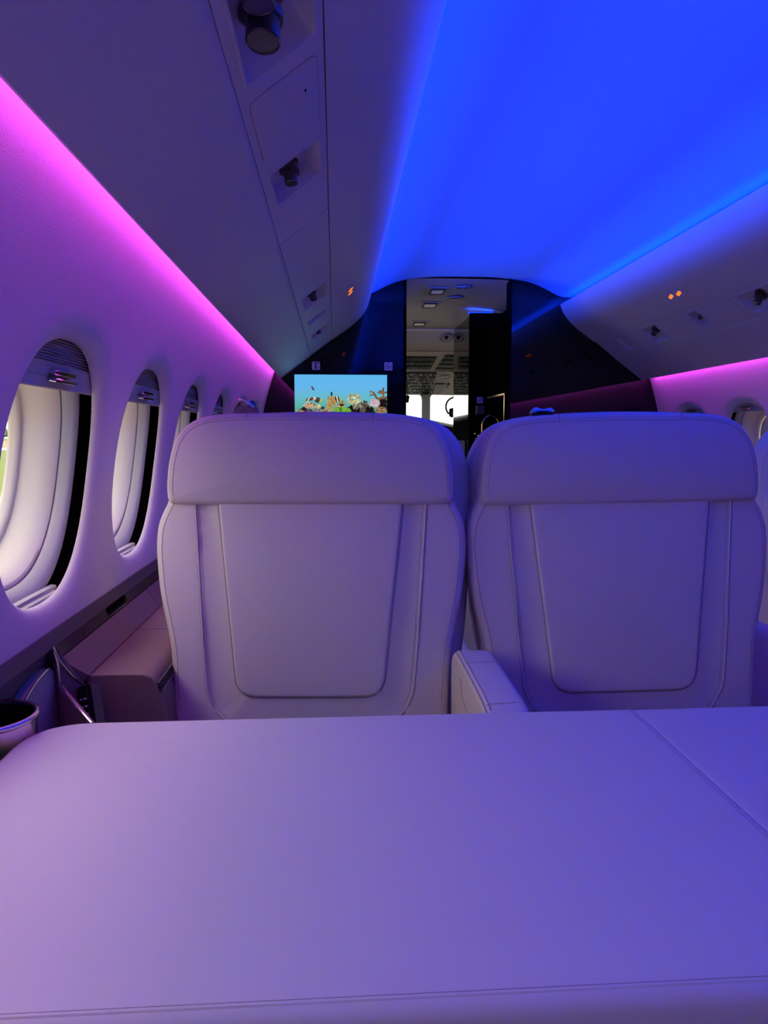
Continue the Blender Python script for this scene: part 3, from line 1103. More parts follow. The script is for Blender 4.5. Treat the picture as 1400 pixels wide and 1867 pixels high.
for (x, y, lab) in ((rx(0.75), 4.37, 'round ceiling vent nearest the cabin in the vestibule'), (rx(0.745), 4.62, 'round ceiling vent farther into the vestibule')):
    z = vz(y) - 0.001
    t = thing('ceiling_vent', (x, y, z - 0.02), lab, 'ceiling vent')
    m_ = axis_matrix((x, y, z), (0, 0.055, -1))
    mb = MB()
    mb.lathe([(0.052, 0.0), (0.052, 0.004), (0.044, 0.008), (0.034, 0.006)], m_, 28)
    mb.build('ring', M['vestibule'], t, t.location, sharp=30)
    mb = MB()
    mb.lathe([(0.035, 0.004), (0.033, 0.004), (0.030, -0.006), (0.012, -0.004), (0.010, 0.010), (0.0, 0.012)], m_, 28)
    mb.build('nozzle', M['gunmetal'], t, t.location, sharp=30)

# transverse black wall beyond the galley and the mirror-gloss side wall
GX = rx(0.893)
mb = MB()
mb.box(((GX + 1.0) / 2, 4.93, (vz(4.93) - 0.03) / 2), (1.0 - GX, 0.05, vz(4.93) - 0.03))
tag(mb.build('wall_galley', M['satin'], sharp=30), 'black wall closing the galley towards the cockpit', kind='structure')
mb = MB()
mb.box((GX + 0.012, (4.955 + VY1) / 2, vz(VY1) / 2 - 0.01), (0.024, VY1 - 4.955, vz(VY1) - 0.0))
tag(mb.build('wall_mirror', M['lacquer'], sharp=30), 'mirror black partition reflecting the cockpit', kind='structure')
# blue accent strip above the galley
t = thing('accent_lamp', ((GX + OPX1) / 2 + 0.02, 4.885, vz(4.89) - 0.05), 'short blue light strip at top of the black galley wall', 'lamp')
mb = MB()
mb.box(((GX + OPX1) / 2 + 0.02, 4.93, vz(4.93) - 0.026), (0.16, 0.03, 0.008))
mb.build('led_bar', M['led_blue'], t, t.location)
ld = bpy.data.lights.new('galley_accent_light', 'AREA')
ld.shape = 'RECTANGLE'
ld.size, ld.size_y = 0.16, 0.02
ld.energy, ld.color = 0.35, BLUE
o = bpy.data.objects.new('galley_accent_light', ld)
COL.objects.link(o)
o.location = ((GX + OPX1) / 2 + 0.02, 4.925, vz(4.93) - 0.021)
o.rotation_euler = (math.radians(180 - 12), 0, 0)

# galley: lower cabinet with worktop, upper cabinet, trims, tap
gx = rx(1.0)
t = thing('galley_cabinet', (gx + 0.2, 4.6, 0), 'gloss black galley lower cabinet right of the doorway', 'cabinet')
mb = MB()
mb.box(((gx - 0.06 + 0.98) / 2, 4.59, 0.51), (0.98 - (gx - 0.06), 0.62, 1.02))
mb.build('body', M['satin'], t, t.location, smooth=False)
mb = MB()
mb.box(((gx - 0.07 + 0.98) / 2, 4.59, 1.03), (0.98 - (gx - 0.07), 0.62, 0.02))
mb.build('worktop', M['black'], t, t.location, smooth=False)
for z in (0.98, 0.93):
    mb = MB()
    mb.box((gx - 0.064, 4.62, z), (0.008, 0.46, 0.008))
    mb.build('drawer_trim', M['chrome'], t, t.location, smooth=False)
t = thing('galley_cupboard', (gx + 0.2, 4.6, rz(0.25)), 'gloss black galley wall cupboard with bronze lower edge', 'cabinet')
mb = MB()
mb.box(((gx + 0.62) / 2, 4.59, (rz(0.25) + 1.78) / 2), (0.62 - gx, 0.60, 1.78 - rz(0.25)))
mb.build('body', M['satin'], t, t.location, smooth=False)
mb = MB()
mb.box((gx + 0.004, 4.625, rz(0.248)), (0.010, 0.53, 0.010))
mb.build('edge_trim', M['gold'], t, t.location, smooth=False)
t = thing('galley_post', (gx, 4.34, 1.04), 'slim vertical metal post beside the galley niche', 'post')
mb = MB()
mb.box((gx + 0.002, 4.345, (1.04 + rz(0.25)) / 2), (0.012, 0.014, rz(0.25) - 1.04))
mb.build('bar', M['gold'], t, t.location, smooth=False)
mb = MB()
mb.box((gx + 0.022, 4.345, (1.04 + rz(0.25)) / 2), (0.010, 0.014, rz(0.25) - 1.04))
mb.build('bar', M['gunmetal'], t, t.location, smooth=False)
t = thing('tap', (rx(0.945), 4.72, 1.04), 'gold gooseneck tap on the dark galley worktop', 'tap')
bx, by, bz = rx(0.945), 4.72, 1.04
mb = MB()
arc = [(bx, by, bz), (bx, by, bz + 0.07)] + [(bx + 0.055 - 0.055 * math.cos(a), by, bz + 0.075 + 0.065 * math.sin(a)) for a in np.linspace(0, PI * 0.95, 16)]
mb.tube(arc, 0.0075, 10)
mb.build('spout', M['gold'], t, t.location)
mb = MB()
mb.lathe([(0.0, 0.0), (0.022, 0.0), (0.022, 0.006), (0.012, 0.012), (0.010, 0.03)], Matrix.Translation((bx, by, bz)), 20)
mb.build('base', M['gold'], t, t.location, sharp=30)
mb = MB()
mb.tube([(bx - 0.03, by - 0.02, bz + 0.004), (bx - 0.03, by - 0.02, bz + 0.02), (bx - 0.055, by - 0.03, bz + 0.026)], 0.005, 8)
mb.build('lever', M['gold'], t, t.location)
t = plate(rx(0.962), 4.9042, rz(0.236), 0.042, 'small square waste bin sign on the black galley wall')
mb = MB()
mb.tube([(rx(0.950), 4.9015, rz(0.228)), (rx(0.962), 4.9015, rz(0.238)), (rx(0.973), 4.9015, rz(0.246))], 0.0018, 6)
mb.build('arrow', M['ink'], t, t.location)
t = thing('paper_holder', (rx(0.962), 4.89, rz(0.135)), 'small bronze holder on black galley wall below the sign', 'holder')
mb = MB()
mb.extrude(round_poly([(rx(0.935), rz(0.14)), (rx(0.988), rz(0.14)), (rx(0.988), rz(0.20)), (rx(0.935), rz(0.20))], 0.004, 3), 4.875, 4.9045)
mb.build('body', M['tan_leather'], t, t.location, sharp=30)
mb = MB()
mb.box((rx(0.9615), 4.873, rz(0.142)), (0.055, 0.006, 0.006))
mb.build('lower_rim', M['gold'], t, t.location, smooth=False)
t = thing('crew_seat', (rx(0.93), 5.05, 0), 'cream folded panel low in the gap between the two seats', 'panel')
mb = MB()
mb.extrude(round_poly([(rx(0.80), 0.30), (rx(0.885), 0.30), (rx(0.885), 1.02), (rx(0.80), 1.02)], 0.012, 4), 5.02, 5.06)
mb.build('panel', M['cream'], t, t.location, sharp=30)
mb = MB()
mb.box((rx(0.842), 5.04, 0.15), (0.06, 0.03, 0.32))
mb.build('support', M['black'], t, t.location, smooth=False)

# ---- cockpit: header arch, liner with overhead panel, windshield frame, glareshield
CF = 6.60
hz = vz(VY1)


def cz(y):
    """cockpit liner height: header drops, overhead panel slopes to the windshield top"""
    return float(np.interp(y, [VY1, VY1 + 0.03, 5.78, CF], [hz - 0.005, hz - 0.02, rz(0.655), rz(0.365)]))


mb = MB()
xs = np.linspace(-0.66, 1.0, 30)
mb.loft([[(x, y, cz(y) - 0.06 * (x - 0.0) ** 2) for x in xs] for y in (VY1, VY1 + 0.03, 5.65, 5.78, 6.0, 6.2, 6.4, CF)], closed_u=False)
tag(mb.build('ceiling_4', M['cockpit'], sharp=25), 'beige cockpit ceiling sloping to the windshield', kind='structure')
mb = MB()
arc = [(x, VY1 - 0.003, vz(VY1) - 0.2 * max(0, abs(x + 0.03) - 0.10) ** 2 - 0.008) for x in np.linspace(-0.64, 0.98, 40)]
mb.tube(arc, 0.009, 8)
tag(mb.build('trim_3', M['bezel']), 'pale arched edge strip where vestibule meets cockpit', kind='structure')
cr = thing('overhead_console', (0, 6.1, rz(0.3)), 'overhead cockpit console crowded with black switches', 'console')
bc = cr.location


def CPt(x, y, up):
    """point at distance up below the cockpit liner"""
    return (x, y, cz(y) - 0.06 * x * x - up)


def slab(mb, x0, x1, y0, y1, t_, dx=0.0):
    q = [(x0, y0), (x1, y0), (x1 + dx, y1), (x0 + dx, y1)]
    mb.loft([[CPt(x, y, -0.001) for x, y in q], [CPt(x, y, t_) for x, y in q], [CPt(x * .001 + (x0 + x1) / 2, y * .001 + (y0 + y1) / 2 * 0.999, t_) for x, y in q]])
    return mb


def yof(py):
    """depth on the sloped liner seen at photo row py, measured on the centre line"""
    best = min(np.linspace(5.70, CF, 500), key=lambda y: abs((cz(y) - EYE) / y - (795 - py) / 1350.0))
    return float(best)


def xof(px, y):
    return rx((px - 610) / 1350.0 * y)


def panel_block(name, x0p, x1p, y0p, y1p, mat, t_=0.012):
    ya, yb = yof(y0p), yof(y1p)
    mb = MB()
    slab(mb, xof(x0p, ya), xof(x1p, ya), ya, yb, t_, dx=0.0)
    return mb.build(name, M[mat], cr, bc, smooth=False), ya, yb


panel_block('base_plate', 725, 834, 642, 719, 'cockpit', 0.006)
# switch banks
for (x0p, x1p, y0p, y1p, nx, ny, nm) in ((722, 790, 649, 673, 17, 3, 'switch_bank'), (801, 836, 646, 676, 9, 4, 'breaker_bank')):
    ya, yb = yof(y0p), yof(y1p)
    mb = MB()
    for i in range(nx):
        for j in range(ny):
            y_ = ya + (yb - ya) * (j + 0.5) / ny
            ym = (ya + yb) / 2
            x_ = xof(x0p + (x1p - x0p) * (i + 0.5) / nx, ym) - (0.05 * (j - 1.5) / ny if nm == 'breaker_bank' else 0.03 * (j - 1) / ny)
            hx = 0.0075
            hy = (yb - ya) / ny * 0.36
            slab(mb, x_ - hx, x_ + hx, y_ - hy, y_ + hy, 0.018, dx=-0.004)
    o = mb.build(nm, M['switch'], cr, bc, smooth=False)
    o['kind'] = 'stuff'
o, ya, yb = panel_block('radio_panel', 722, 793, 678, 717, 'instrument', 0.014)
mb = MB()
mb2 = MB()
for i in range(15):
    for j in range(7):
        if (i * 7 + j * 3) % 5 == 0:
            continue
        x_ = xof(726 + 64 * (i + 0.5) / 15, (ya + yb) / 2)
        y_ = ya + (yb - ya) * (j + 0.5) / 7
        slab(mb2 if (i + j) % 4 == 0 else mb, x_ - 0.006, x_ + 0.006, y_ - 0.016, y_ + 0.016, 0.020)
k = mb.build('push_buttons', M['switch'], cr, bc, smooth=False)
k['kind'] = 'stuff'
k = mb2.build('lit_legends', M['grey'], cr, bc, smooth=False)
k['kind'] = 'stuff'
panel_block('audio_panel', 793, 810, 698, 715, 'switch', 0.016)
panel_block('knob_plate', 815, 819, 699, 706, 'switch', 0.014)
ys = yof(687)
m_ = axis_matrix(CPt(xof(809, ys), ys, 0.0), (0, -0.30, -1))
mb = MB()
mb.lathe([(0.050, 0.0), (0.050, 0.010), (0.042, 0.014), (0.036, 0.009), (0.0, 0.012)], m_, 28)
mb.build('speaker', M['grey'], cr, bc, sharp=30)
ys = 5.66
m_ = axis_matrix(CPt(xof(812, ys), ys, 0.0), (0, -0.5, -1))
t = thing('ceiling_vent', CPt(xof(812, ys), ys, 0.04), 'round ceiling vent at cockpit end beside the black partition', 'ceiling vent')
mb = MB()
mb.lathe([(0.055, 0.0), (0.055, 0.005), (0.046, 0.009), (0.036, 0.006)], m_, 28)
mb.build('ring', M['vestibule'], t, t.location, sharp=30)
mb = MB()
mb.lathe([(0.037, 0.005), (0.030, -0.004), (0.014, 0.0), (0.010, 0.010), (0.0, 0.012)], m_, 28)
mb.build('nozzle', M['black'], t, t.location, sharp=30)

# windshield wall: built as frame with two panes
WX = [(-0.62, xof(768, CF)), (xof(783, CF), 0.86)]
zt, zb = rz(0.375), rz(0.06)
ws = thing('window_21', (0, CF, zb), 'cockpit windshield of two bright panes and a pale centre post', kind='structure')
mb = MB()
mb.box((0.17, CF + 0.02, (zt + 2.0) / 2 - 0.002), (1.7, 0.05, 2.0 - zt))
mb.build('header', M['cockpit'], ws, ws.location, smooth=False)
mb = MB()
mb.box(((WX[0][1] + WX[1][0]) / 2, CF, (zt + zb) / 2), (WX[1][0] - WX[0][1], 0.06, zt - zb + 0.04))
mb.build('centre_post', M['white'], ws, ws.location, smooth=False)
mb = MB()
mb.box((0.17, CF + 0.02, zb / 2), (1.7, 0.05, zb))
mb.build('dash', M['black'], ws, ws.location, smooth=False)
for x in (-0.64, 0.93):
    mb = MB()
    mb.box((x, CF, 1.25), (0.14, 0.06, 0.6))
    mb.build('side_post', M['cockpit'], ws, ws.location, smooth=False)
for x0, x1 in WX:
    mb = MB()
    mb.box(((x0 + x1) / 2, CF + 0.01, (zt + zb) / 2), (x1 - x0 + 0.02, 0.004, zt - zb))
    mb.build('pane', M['glass'], ws, ws.location, smooth=False)
    # rounded upper corners
    for sx_, xc in ((1, x0), (-1, x1)):
        mb = MB()
        r = 0.05
        pts = [(xc - sx_ * 0.004, zt + 0.004)] + [(xc + sx_ * (r - r * math.sin(a)), zt - (r - r * math.cos(a))) for a in np.linspace(0, PI / 2, 8)]
        mb.extrude(pts, CF - 0.02, CF + 0.02)
        mb.build('corner', M['cockpit'], ws, ws.location, smooth=False)
t = thing('glareshield', (0.1, 6.35, 0.95), 'black glareshield below the bright cockpit windshield', 'glareshield')
mb = MB()
q = [(6.20, 0.95), (6.20, rz(0.125)), (6.26, rz(0.15)), (CF - 0.035, rz(0.165)), (CF - 0.035, 0.95)]
mb.loft([[(x, y, z - 0.20 * (x - 0.0)) if z > 0.96 else (x, y, z) for y, z in q] for x in np.linspace(-0.5, 0.86, 12)])
mb.build('hood', M['black'], t, t.location, sharp=30)
mb = MB()
mb.box((0.1, 6.4, 0.475), (0.9, 0.3, 0.95))
mb.build('pedestal', M['black'], t, t.location, smooth=False)
# headset hanging by the right pane
hy = 6.3
hx0 = xof(820, hy)
hz0 = rz((795 - 742) / 1350 * hy)
t = thing('headset', (hx0, hy, hz0 - 0.08), 'black pilot headset hanging against right windshield pane', 'headset')
mb = MB()
mb.tube([(hx0 + 0.03, hy, hz0 + 0.085)] + [(hx0 + 0.03 - 0.065 * math.sin(a), hy, hz0 + 0.075 * math.cos(a)) for a in np.linspace(0.2, PI * 0.8, 12)], 0.008, 8)
mb.build('headband', M['black'], t, t.location)
mb = MB()
mb.lathe([(0.0, -0.022), (0.034, -0.022), (0.040, -0.01), (0.040, 0.012), (0.030, 0.022), (0.0, 0.022)], axis_matrix((hx0 + 0.02, hy, hz0 - 0.05), (1, -0.4, 0)), 20)
mb.build('ear_cup', M['black'], t, t.location, sharp=30)
mb = MB()
mb.tube([(hx0 + 0.03, hy, hz0 + 0.08), (hx0 + 0.06, hy, hz0 + 0.14), (hx0 + 0.065, hy, cz(hy) - 0.01)], 0.004, 6)
mb.build('hanger', M['black'], t, t.location)
hx0 = xof(742, hy)
hz0 = rz((795 - 728) / 1350 * hy)
t = thing('microphone', (hx0, hy, hz0 - 0.03), 'dark microphone hanging at the left edge of the windshield', 'microphone')
mb = MB()
mb.lathe([(0.0, -0.035), (0.012, -0.03), (0.016, 0.0), (0.020, 0.02), (0.012, 0.03), (0.0, 0.032)], Matrix.Translation((hx0, hy, hz0)), 16)
mb.build('body', M['black'], t, t.location)
mb = MB()
mb.tube([(hx0, hy, hz0 + 0.03), (hx0, hy, cz(hy) - 0.004)], 0.004, 6)
mb.build('cord', M['black'], t, t.location)

# ------------------------------------------------------------------ seats
# seat coordinates: X across, Y forward from the rear face, Z up from the floor


def back_y(x, z):
    """rear face of the shell: foot of the back nearer the rear, slight roundness across"""
    zz = z - EYE
    y = 0.0
    if zz < -0.12:
        y = -0.05 * (-0.12 - zz) / 0.38
    if zz < -0.42:
        y += 0.35 * (-0.42 - zz) ** 2
    return y + 0.10 * x * x


HP = lambda zz: np.interp(zz, [-0.49, -0.12], [0.132, 0.1715])       # inner panel half width
HS = lambda zz: np.interp(zz, [-0.54, -0.49, -0.37, -0.12], [0.172, 0.186, 0.197, 0.213])   # side seam half width


def shell_y(x, z):
    zz = z - EYE
    y = back_y(x, z)
    hp, hs = HP(zz), HS(zz)
    t = (abs(x) - hp) / (hs - hp)
    if 0 < t < 1 and zz > -0.50:
        y += 0.0065 * math.sin(PI * t) ** 1.2
    if t > 1:
        y += 0.0010 * min(1.0, (t - 1) * 2)
    return y


def head_y(x, z):
    zz = z - EYE
    t = (zz + 0.126) / 0.169
    return -0.016 + 0.035 * max(0, t - 0.25) ** 2 + 0.014 * max(0, 0.22 - t) + 0.12 * x * x


def half(pts, n):
    """closed outline from (half width, z) pairs listed from the foot up to the top centre"""
    r = [(h, z) for h, z in pts]
    l = [(-h, z) for h, z in pts[::-1] if h > 1e-6]
    return spline(r + l, n)


seat_proto = None


def make_seat():
    root = thing('cabin_seat', (0, 0, 0), cat='seat', group='leather cabin seats')
    # rear shell
    body = [(0.12, 0.46), (0.225, 0.462), (0.248, 0.475), (0.2525, 0.53), (0.257, 0.63), (0.263, 0.68), (0.280, 0.76), (0.2875, 0.83), (0.2875, 0.862), (0.2845, 0.886), (0.277, 0.907), (0.2690, 0.923), (0.2625, 0.940), (0.250, 0.955), (0.20, 0.959), (0.09, 0.960), (0.0, 0.960)]
    ob = half(body, 240)
    mb = MB()
    pad(mb, ob, shell_y, 0.075, 0.016)
    mb.build('back_shell', M['leather'], root, sharp=60)
    # inner panel
    mb = MB()
    po = round_poly([(-0.1715, 0.945), (-0.1325, EYE - 0.474), (0.1325, EYE - 0.474), (0.1715, 0.945)], [0.004, 0.040, 0.040, 0.004], 10)
    po = resample(po, 200)
    pad(mb, po, lambda x, z: back_y(x, z) - 0.0055, 0.012, 0.0055, dome=0.002)
    mb.build('back_panel', M['leather'], root, sharp=60)
    # dark join around the panel
    mb = MB()
    path = [(x, back_y(x, z) + 0.0010, z) for x, z in inset(po, -0.0012) if z < 0.938]
    # start the open path at the upper left
    k0 = max(range(len(path) - 1), key=lambda i: (path[i + 1][0] - path[i][0]) ** 2 + (path[i + 1][2] - path[i][2]) ** 2) + 1
    path = path[k0:] + path[:k0]
    mb.tube(path, 0.0020, 6)
    mb.build('panel_seam', M['seam'], root)
    # side seams: raised welt plus stitches
    for sgn in (-1, 1):
        zs = np.linspace(-0.115, -0.46, 40)
        pts = [(sgn * HS(z), z + EYE) for z in zs]
        pts += [(sgn * (HS(-0.46) - 0.004), EYE - 0.475), (sgn * 0.174, EYE - 0.497), (sgn * 0.155, EYE - 0.516), (sgn * 0.12, EYE - 0.525)]
        c2 = spline(pts, 90, closed=False)
        mb = MB()
        mb.tube([(x, shell_y(x, z) - 0.0002, z) for x, z in c2], 0.0016, 6)
        mb.build('welt', M['leather'], root)
        mb = MB()
        mb.tube([(x + sgn * 0.0022, shell_y(x, z) + 0.0002, z) for x, z in c2], 0.0011, 5)
        mb.build('seam', M['seam'], root)
        mb = MB()
        dashes(mb, [(x - sgn * 0.0062, shell_y(x - sgn * 0.0062, z) - 0.0003, z) for x, z in c2], 0.0047, 0.0030, 0.0009)
        mb.build('stitching', M['thread'], root)['kind'] = 'stuff'
        # edge stitch following the outline
        e = [p for p in inset(ob, 0.0135) if p[0] * sgn > 0.20 and 0.56 < p[1] < 0.932]
        e = sorted(e, key=lambda p: -p[1])
        mb = MB()
        mb.tube([(x, shell_y(x, z) + 0.0005, z) for x, z in e], 0.0009, 5)
        dashes(mb, [(x - sgn * 0.005, shell_y(x, z) + 0.0002, z) for x, z in e], 0.0047, 0.0030, 0.0007)
        mb.build('edge_stitching', M['thread'], root)['kind'] = 'stuff'
    # headrest, rear face
    hd = [(0.10, EYE - 0.126), (0.20, EYE - 0.126), (0.248, EYE - 0.125), (0.2605, EYE - 0.120), (0.2635, EYE - 0.104), (0.262, EYE - 0.075), (0.2575, EYE - 0.042), (0.2475, EYE - 0.008), (0.2285, EYE + 0.018), (0.199, EYE + 0.034), (0.15, EYE + 0.0405), (0.08, EYE + 0.042), (0.0, EYE + 0.0425)]
    oh = half(hd, 220)
    mb = MB()
    pad(mb, oh, head_y, 0.075, 0.013, dome=0.004)
    h = mb.build('headrest', M['leather'], root, sharp=60)
    e = [p for p in inset(oh, 0.0125) if p[1] > EYE - 0.108]
    k0 = max(range(len(e) - 1), key=lambda i: float(np.sum((e[i + 1] - e[i]) ** 2))) + 1
    e = e[k0:] + e[:k0]
    mb = MB()
    mb.tube([(x, head_y(x, z) - 0.0001, z) for x, z in e], 0.0006, 5)
    mb.build('headrest_seam', M['seam'], h)
    mb = MB()
    e2 = [p for p in inset(oh, 0.0075) if p[1] > EYE - 0.108]
    e2 = e2[k0:] + e2[:k0] if len(e2) == len(e) else e2
    dashes(mb, [(x, head_y(x, z) + 0.0012, z) for x, z in e2], 0.0047, 0.003, 0.0006)
    mb.build('headrest_stitching', M['thread'], h)['kind'] = 'stuff'
    for x in (-0.115, 0.115):
        mb = MB()
        mb.tube([(x, head_y(x, EYE + 0.0305), EYE + 0.0305), (x, head_y(x, EYE + 0.036) + 0.002, EYE + 0.0385), (x, head_y(x, EYE + 0.04) + 0.010, EYE + 0.0432), (x, 0.05, EYE + 0.043)], 0.0008, 5)
        mb.build('cross_stitch', M['thread'], h)
    # front cushion of the back and front headrest, wider than the shell
    fc = [(0.14, 0.42), (0.23, 0.425), (0.256, 0.45), (0.270, 0.60), (0.284, 0.72), (0.288, 0.84), (0.291, 0.93), (0.286, 0.99), (0.273, 1.03), (0.249, 1.062), (0.212, 1.081), (0.15, 1.092), (0.07, 1.096), (0.0, 1.097)]
    of = half(fc, 200) + np.array((0.014, 0.0))
    mb = MB()
    pad(mb, of, lambda x, z: back_y(x, z) + 0.066, 0.115, 0.030, fr=0.04, fdome=0.01)
    cush = mb.build('back_cushion', M['leather'], root, sharp=60)
    mb = MB()
    e = [p for p in inset(of, 0.002) if p[1] > 0.6]
    k0 = max(range(len(e) - 1), key=lambda i: float(np.sum((e[i + 1] - e[i]) ** 2))) + 1
    e = e[k0:] + e[:k0]
    mb.tube([(x, back_y(x, z) + 0.066 + 0.022, z) for x, z in e], 0.0012, 5)
    mb.build('cushion_seam', M['seam'], cush)
    # lower: seat cushion, arms, pedestal
    mb = MB()
    so = round_poly([(-0.243, 0.0), (0.243, 0.0), (0.243, 0.50), (-0.243, 0.50)], [0.03, 0.03, 0.08, 0.08], 6)
    pad(mb, resample(so, 120), lambda x, z: 0.0, 0.13, 0.03, to3=lambda x, y, z: (x, z + 0.13, 0.33 + y))
    mb.build('seat_cushion', M['leather'], root, sharp=60)
    for sgn in (-1, 1):
        mb = MB()
        ar = round_poly([(0.16, 0.30), (0.62, 0.30), (0.62, 0.585), (0.16, 0.585)], [0.02, 0.05, 0.05, 0.03], 6)
        pad(mb, resample(ar, 90), lambda x, z: 0.0, 0.038, 0.012, to3=lambda x, y, z: (sgn * (0.252 + y), x, z))
        mb.build('armrest', M['leather'], root, sharp=60)
    mb = MB()
    mb.extrude(round_poly([(-0.20, 0.0), (0.20, 0.0), (0.17, 0.34), (-0.17, 0.34)], 0.02, 3), 0.10, 0.55)
    mb.build('pedestal', M['grey'], root, sharp=30)
    return root


seat_l = make_seat()
seat_l.location = (rx(-0.045), 1.362, 0)
seat_l.rotation_euler = (0, 0, math.radians(-3.6))
seat_r = copy_tree(seat_l)
seat_r.location = (rx(0.549), 1.362, 0)
seat_r.rotation_euler = (math.radians(0.6), math.radians(-0.9), math.radians(-2.0))
seat_t = copy_tree(seat_l)
seat_t.location = (rx(1.324), 1.66, 0)
seat_t.rotation_euler = (0, 0, math.radians(-1))
seat_l['label'] = 'left cream leather seat seen from behind, beside the left windows'
seat_r['label'] = 'middle cream leather seat seen from behind, right of the centre armrest'
seat_t['label'] = 'cream leather seat cut off by the right edge of the photo'


shade_seat = copy_tree(seat_l)  # unseen seat added behind the camera to shade the table front
shade_seat.location = (rx(0.10), -0.72, 0)
shade_seat.rotation_euler = (0, 0, 0)
shade_seat['label'] = 'added cream leather seat, unseen behind the camera, shading the table front'


# belt guides on the seat tops
def butterfly(seat, x0, y0, z0, w, h):
    mb = MB()
    pr = [(-0.5, 0.25), (-0.44, 0.62), (-0.28, 1.0), (-0.10, 0.80), (0.05, 0.70), (0.22, 0.82), (0.34, 0.90), (0.46, 0.62), (0.5, 0.30), (0.42, 0.05), (0.25, 0.18), (0.0, 0.24), (-0.22, 0.18), (-0.40, 0.0)]
    o = spline([(x * w, z * h) for x, z in pr], 90)
    pad(mb, o, lambda x, z: 0.15 * z, 0.012, 0.0035, to3=lambda x, y, z: (x0 + x, y0 + y, z0 + z))
    g = mb.build('belt_guide', M['chrome'], seat, sharp=30)
    g['label'] = 'polished belt guide on top of the headrest'
    mb = MB()
    mb.box((x0, y0 + 0.012, z0 - 0.006), (w * 0.9, 0.022, 0.022))
    mb.build('guide_foot', M['black'], g, smooth=False)
    return g


butterfly(seat_r, -0.134, 0.055, EYE + 0.0445, 0.046, 0.0125)
# left seat: webbing folded over the seat top with an arched metal loop
wx0, wy0, wz0 = -0.128, 0.062, EYE + 0.040
mb = MB()
o = spline([(-0.023, -0.004), (0.0, -0.006), (0.023, -0.004), (0.0235, 0.008), (0.019, 0.0165), (0.012, 0.0155), (0.004, 0.0175), (-0.006, 0.0185), (-0.015, 0.0165), (-0.0225, 0.010)], 80)
pad(mb, o, lambda x, z: 0.0, 0.018, 0.004, to3=lambda x, y, z: (wx0 + x, wy0 + y, wz0 + z))
g = mb.build('belt_webbing', M['belt'], seat_l, sharp=40)
g['label'] = 'folded woven shoulder belt behind the headrest'
mb = MB()
for zz in (0.001, 0.005):
    dashes(mb, [(wx0 - 0.018, wy0 - 0.0004, wz0 + zz), (wx0 + 0.020, wy0 - 0.0004, wz0 + zz)], 0.004, 0.0025, 0.0007)
mb.build('webbing_stitching', M['thread'], g)['kind'] = 'stuff'
mb = MB()
arc = [(-0.0225, 0.013), (-0.019, 0.018), (-0.014, 0.0245), (-0.007, 0.0275), (0.001, 0.0262), (0.007, 0.022), (0.013, 0.0165), (0.018, 0.0135)]
arc = spline(arc, 30, closed=False)
mb.tube([(wx0 + x, wy0 - 0.001, wz0 + z) for x, z in arc], [0.003 + 0.0012 * math.sin(PI * i / 29) for i in range(30)], 10)
mb.build('belt_loop', M['chrome'], seat_l)
mb = MB()
mb.lathe([(0.0, -0.005), (0.006, -0.004), (0.008, 0.0), (0.006, 0.004), (0.0, 0.005)], axis_matrix((wx0 + 0.012, wy0 + 0.003, wz0 + 0.020), (0.3, -1, 0.2)), 16)
mb.build('belt_clip', M['gunmetal'], seat_l)

# centre armrest between the two seats (stands behind the seat backs)
ac = thing('centre_armrest', (rx(0.248), 1.16, 0), 'padded leather armrest standing between the two seat backs', 'armrest')
prof = spline([(1.005, 0.40), (1.000, 0.58), (1.003, 0.643), (1.020, 0.660), (1.08, 0.6655), (1.17, 0.668), (1.255, 0.669), (1.295, 0.664), (1.320, 0.645), (1.328, 0.60), (1.328, 0.40)], 120, closed=False)
prof = np.vstack([prof, [(1.30, 0.395), (1.03, 0.395)]])
mb = MB()
AX0, AW = rx(0.2115), 0.068
pad(mb, resample(prof, 150), lambda x, z: 0.0, AW, 0.012, to3=lambda x, y, z: (AX0 + y, x, z))
mb.build('arm_pad', M['leather'], ac, ac.location, sharp=60)


def arm_top(y):
    p = prof[:120]
    p = p[(p[:, 1] > 0.6)]
    return float(np.interp(y, p[:, 0], p[:, 1]))


for y in (1.03, 1.205):
    mb = MB()
    mb.tube([(AX0 + 0.006, y, arm_top(y) - 0.0016), (AX0 + 0.012, y, arm_top(y) + 0.0002), (AX0 + AW - 0.012, y + 0.004, arm_top(y) + 0.0002), (AX0 + AW - 0.006, y + 0.004, arm_top(y) - 0.0016)], 0.0011, 5)
    mb.build('cross_seam', M['seam'], ac, ac.location)
for xo, dz in ((0.0024, 0.0028), (0.0088, 0.0)):
    mb = MB()
    mb.tube([(AX0 + xo, y, arm_top(y) - dz) for y in np.linspace(1.015, 1.30, 30)], 0.0008, 5)
    mb.build('edge_seam', M['seam'], ac, ac.location)
mb = MB()
mb.tube([(AX0 - 0.0004, 1.215, 0.640), (AX0 - 0.0004, 1.20, 0.615), (AX0 - 0.0004, 1.12, 0.597), (AX0 - 0.0004, 1.06, 0.58)], 0.0012, 5)
mb.build('side_seam', M['seam'], ac, ac.location)
mb = MB()
mb.box((AX0 + AW / 2, 1.165, 0.205), (0.045, 0.22, 0.41))
mb.build('post', M['grey'], ac, ac.location, smooth=False)

# third seat's own left armrest reaching back past the seat back
tl, ta = seat_t.location, seat_t.rotation_euler.z


def to_seat_t(x, y, z):
    v = Matrix.Rotation(-ta, 3, 'Z') @ (Vector((x, y, z)) - tl)
    return tuple(v)


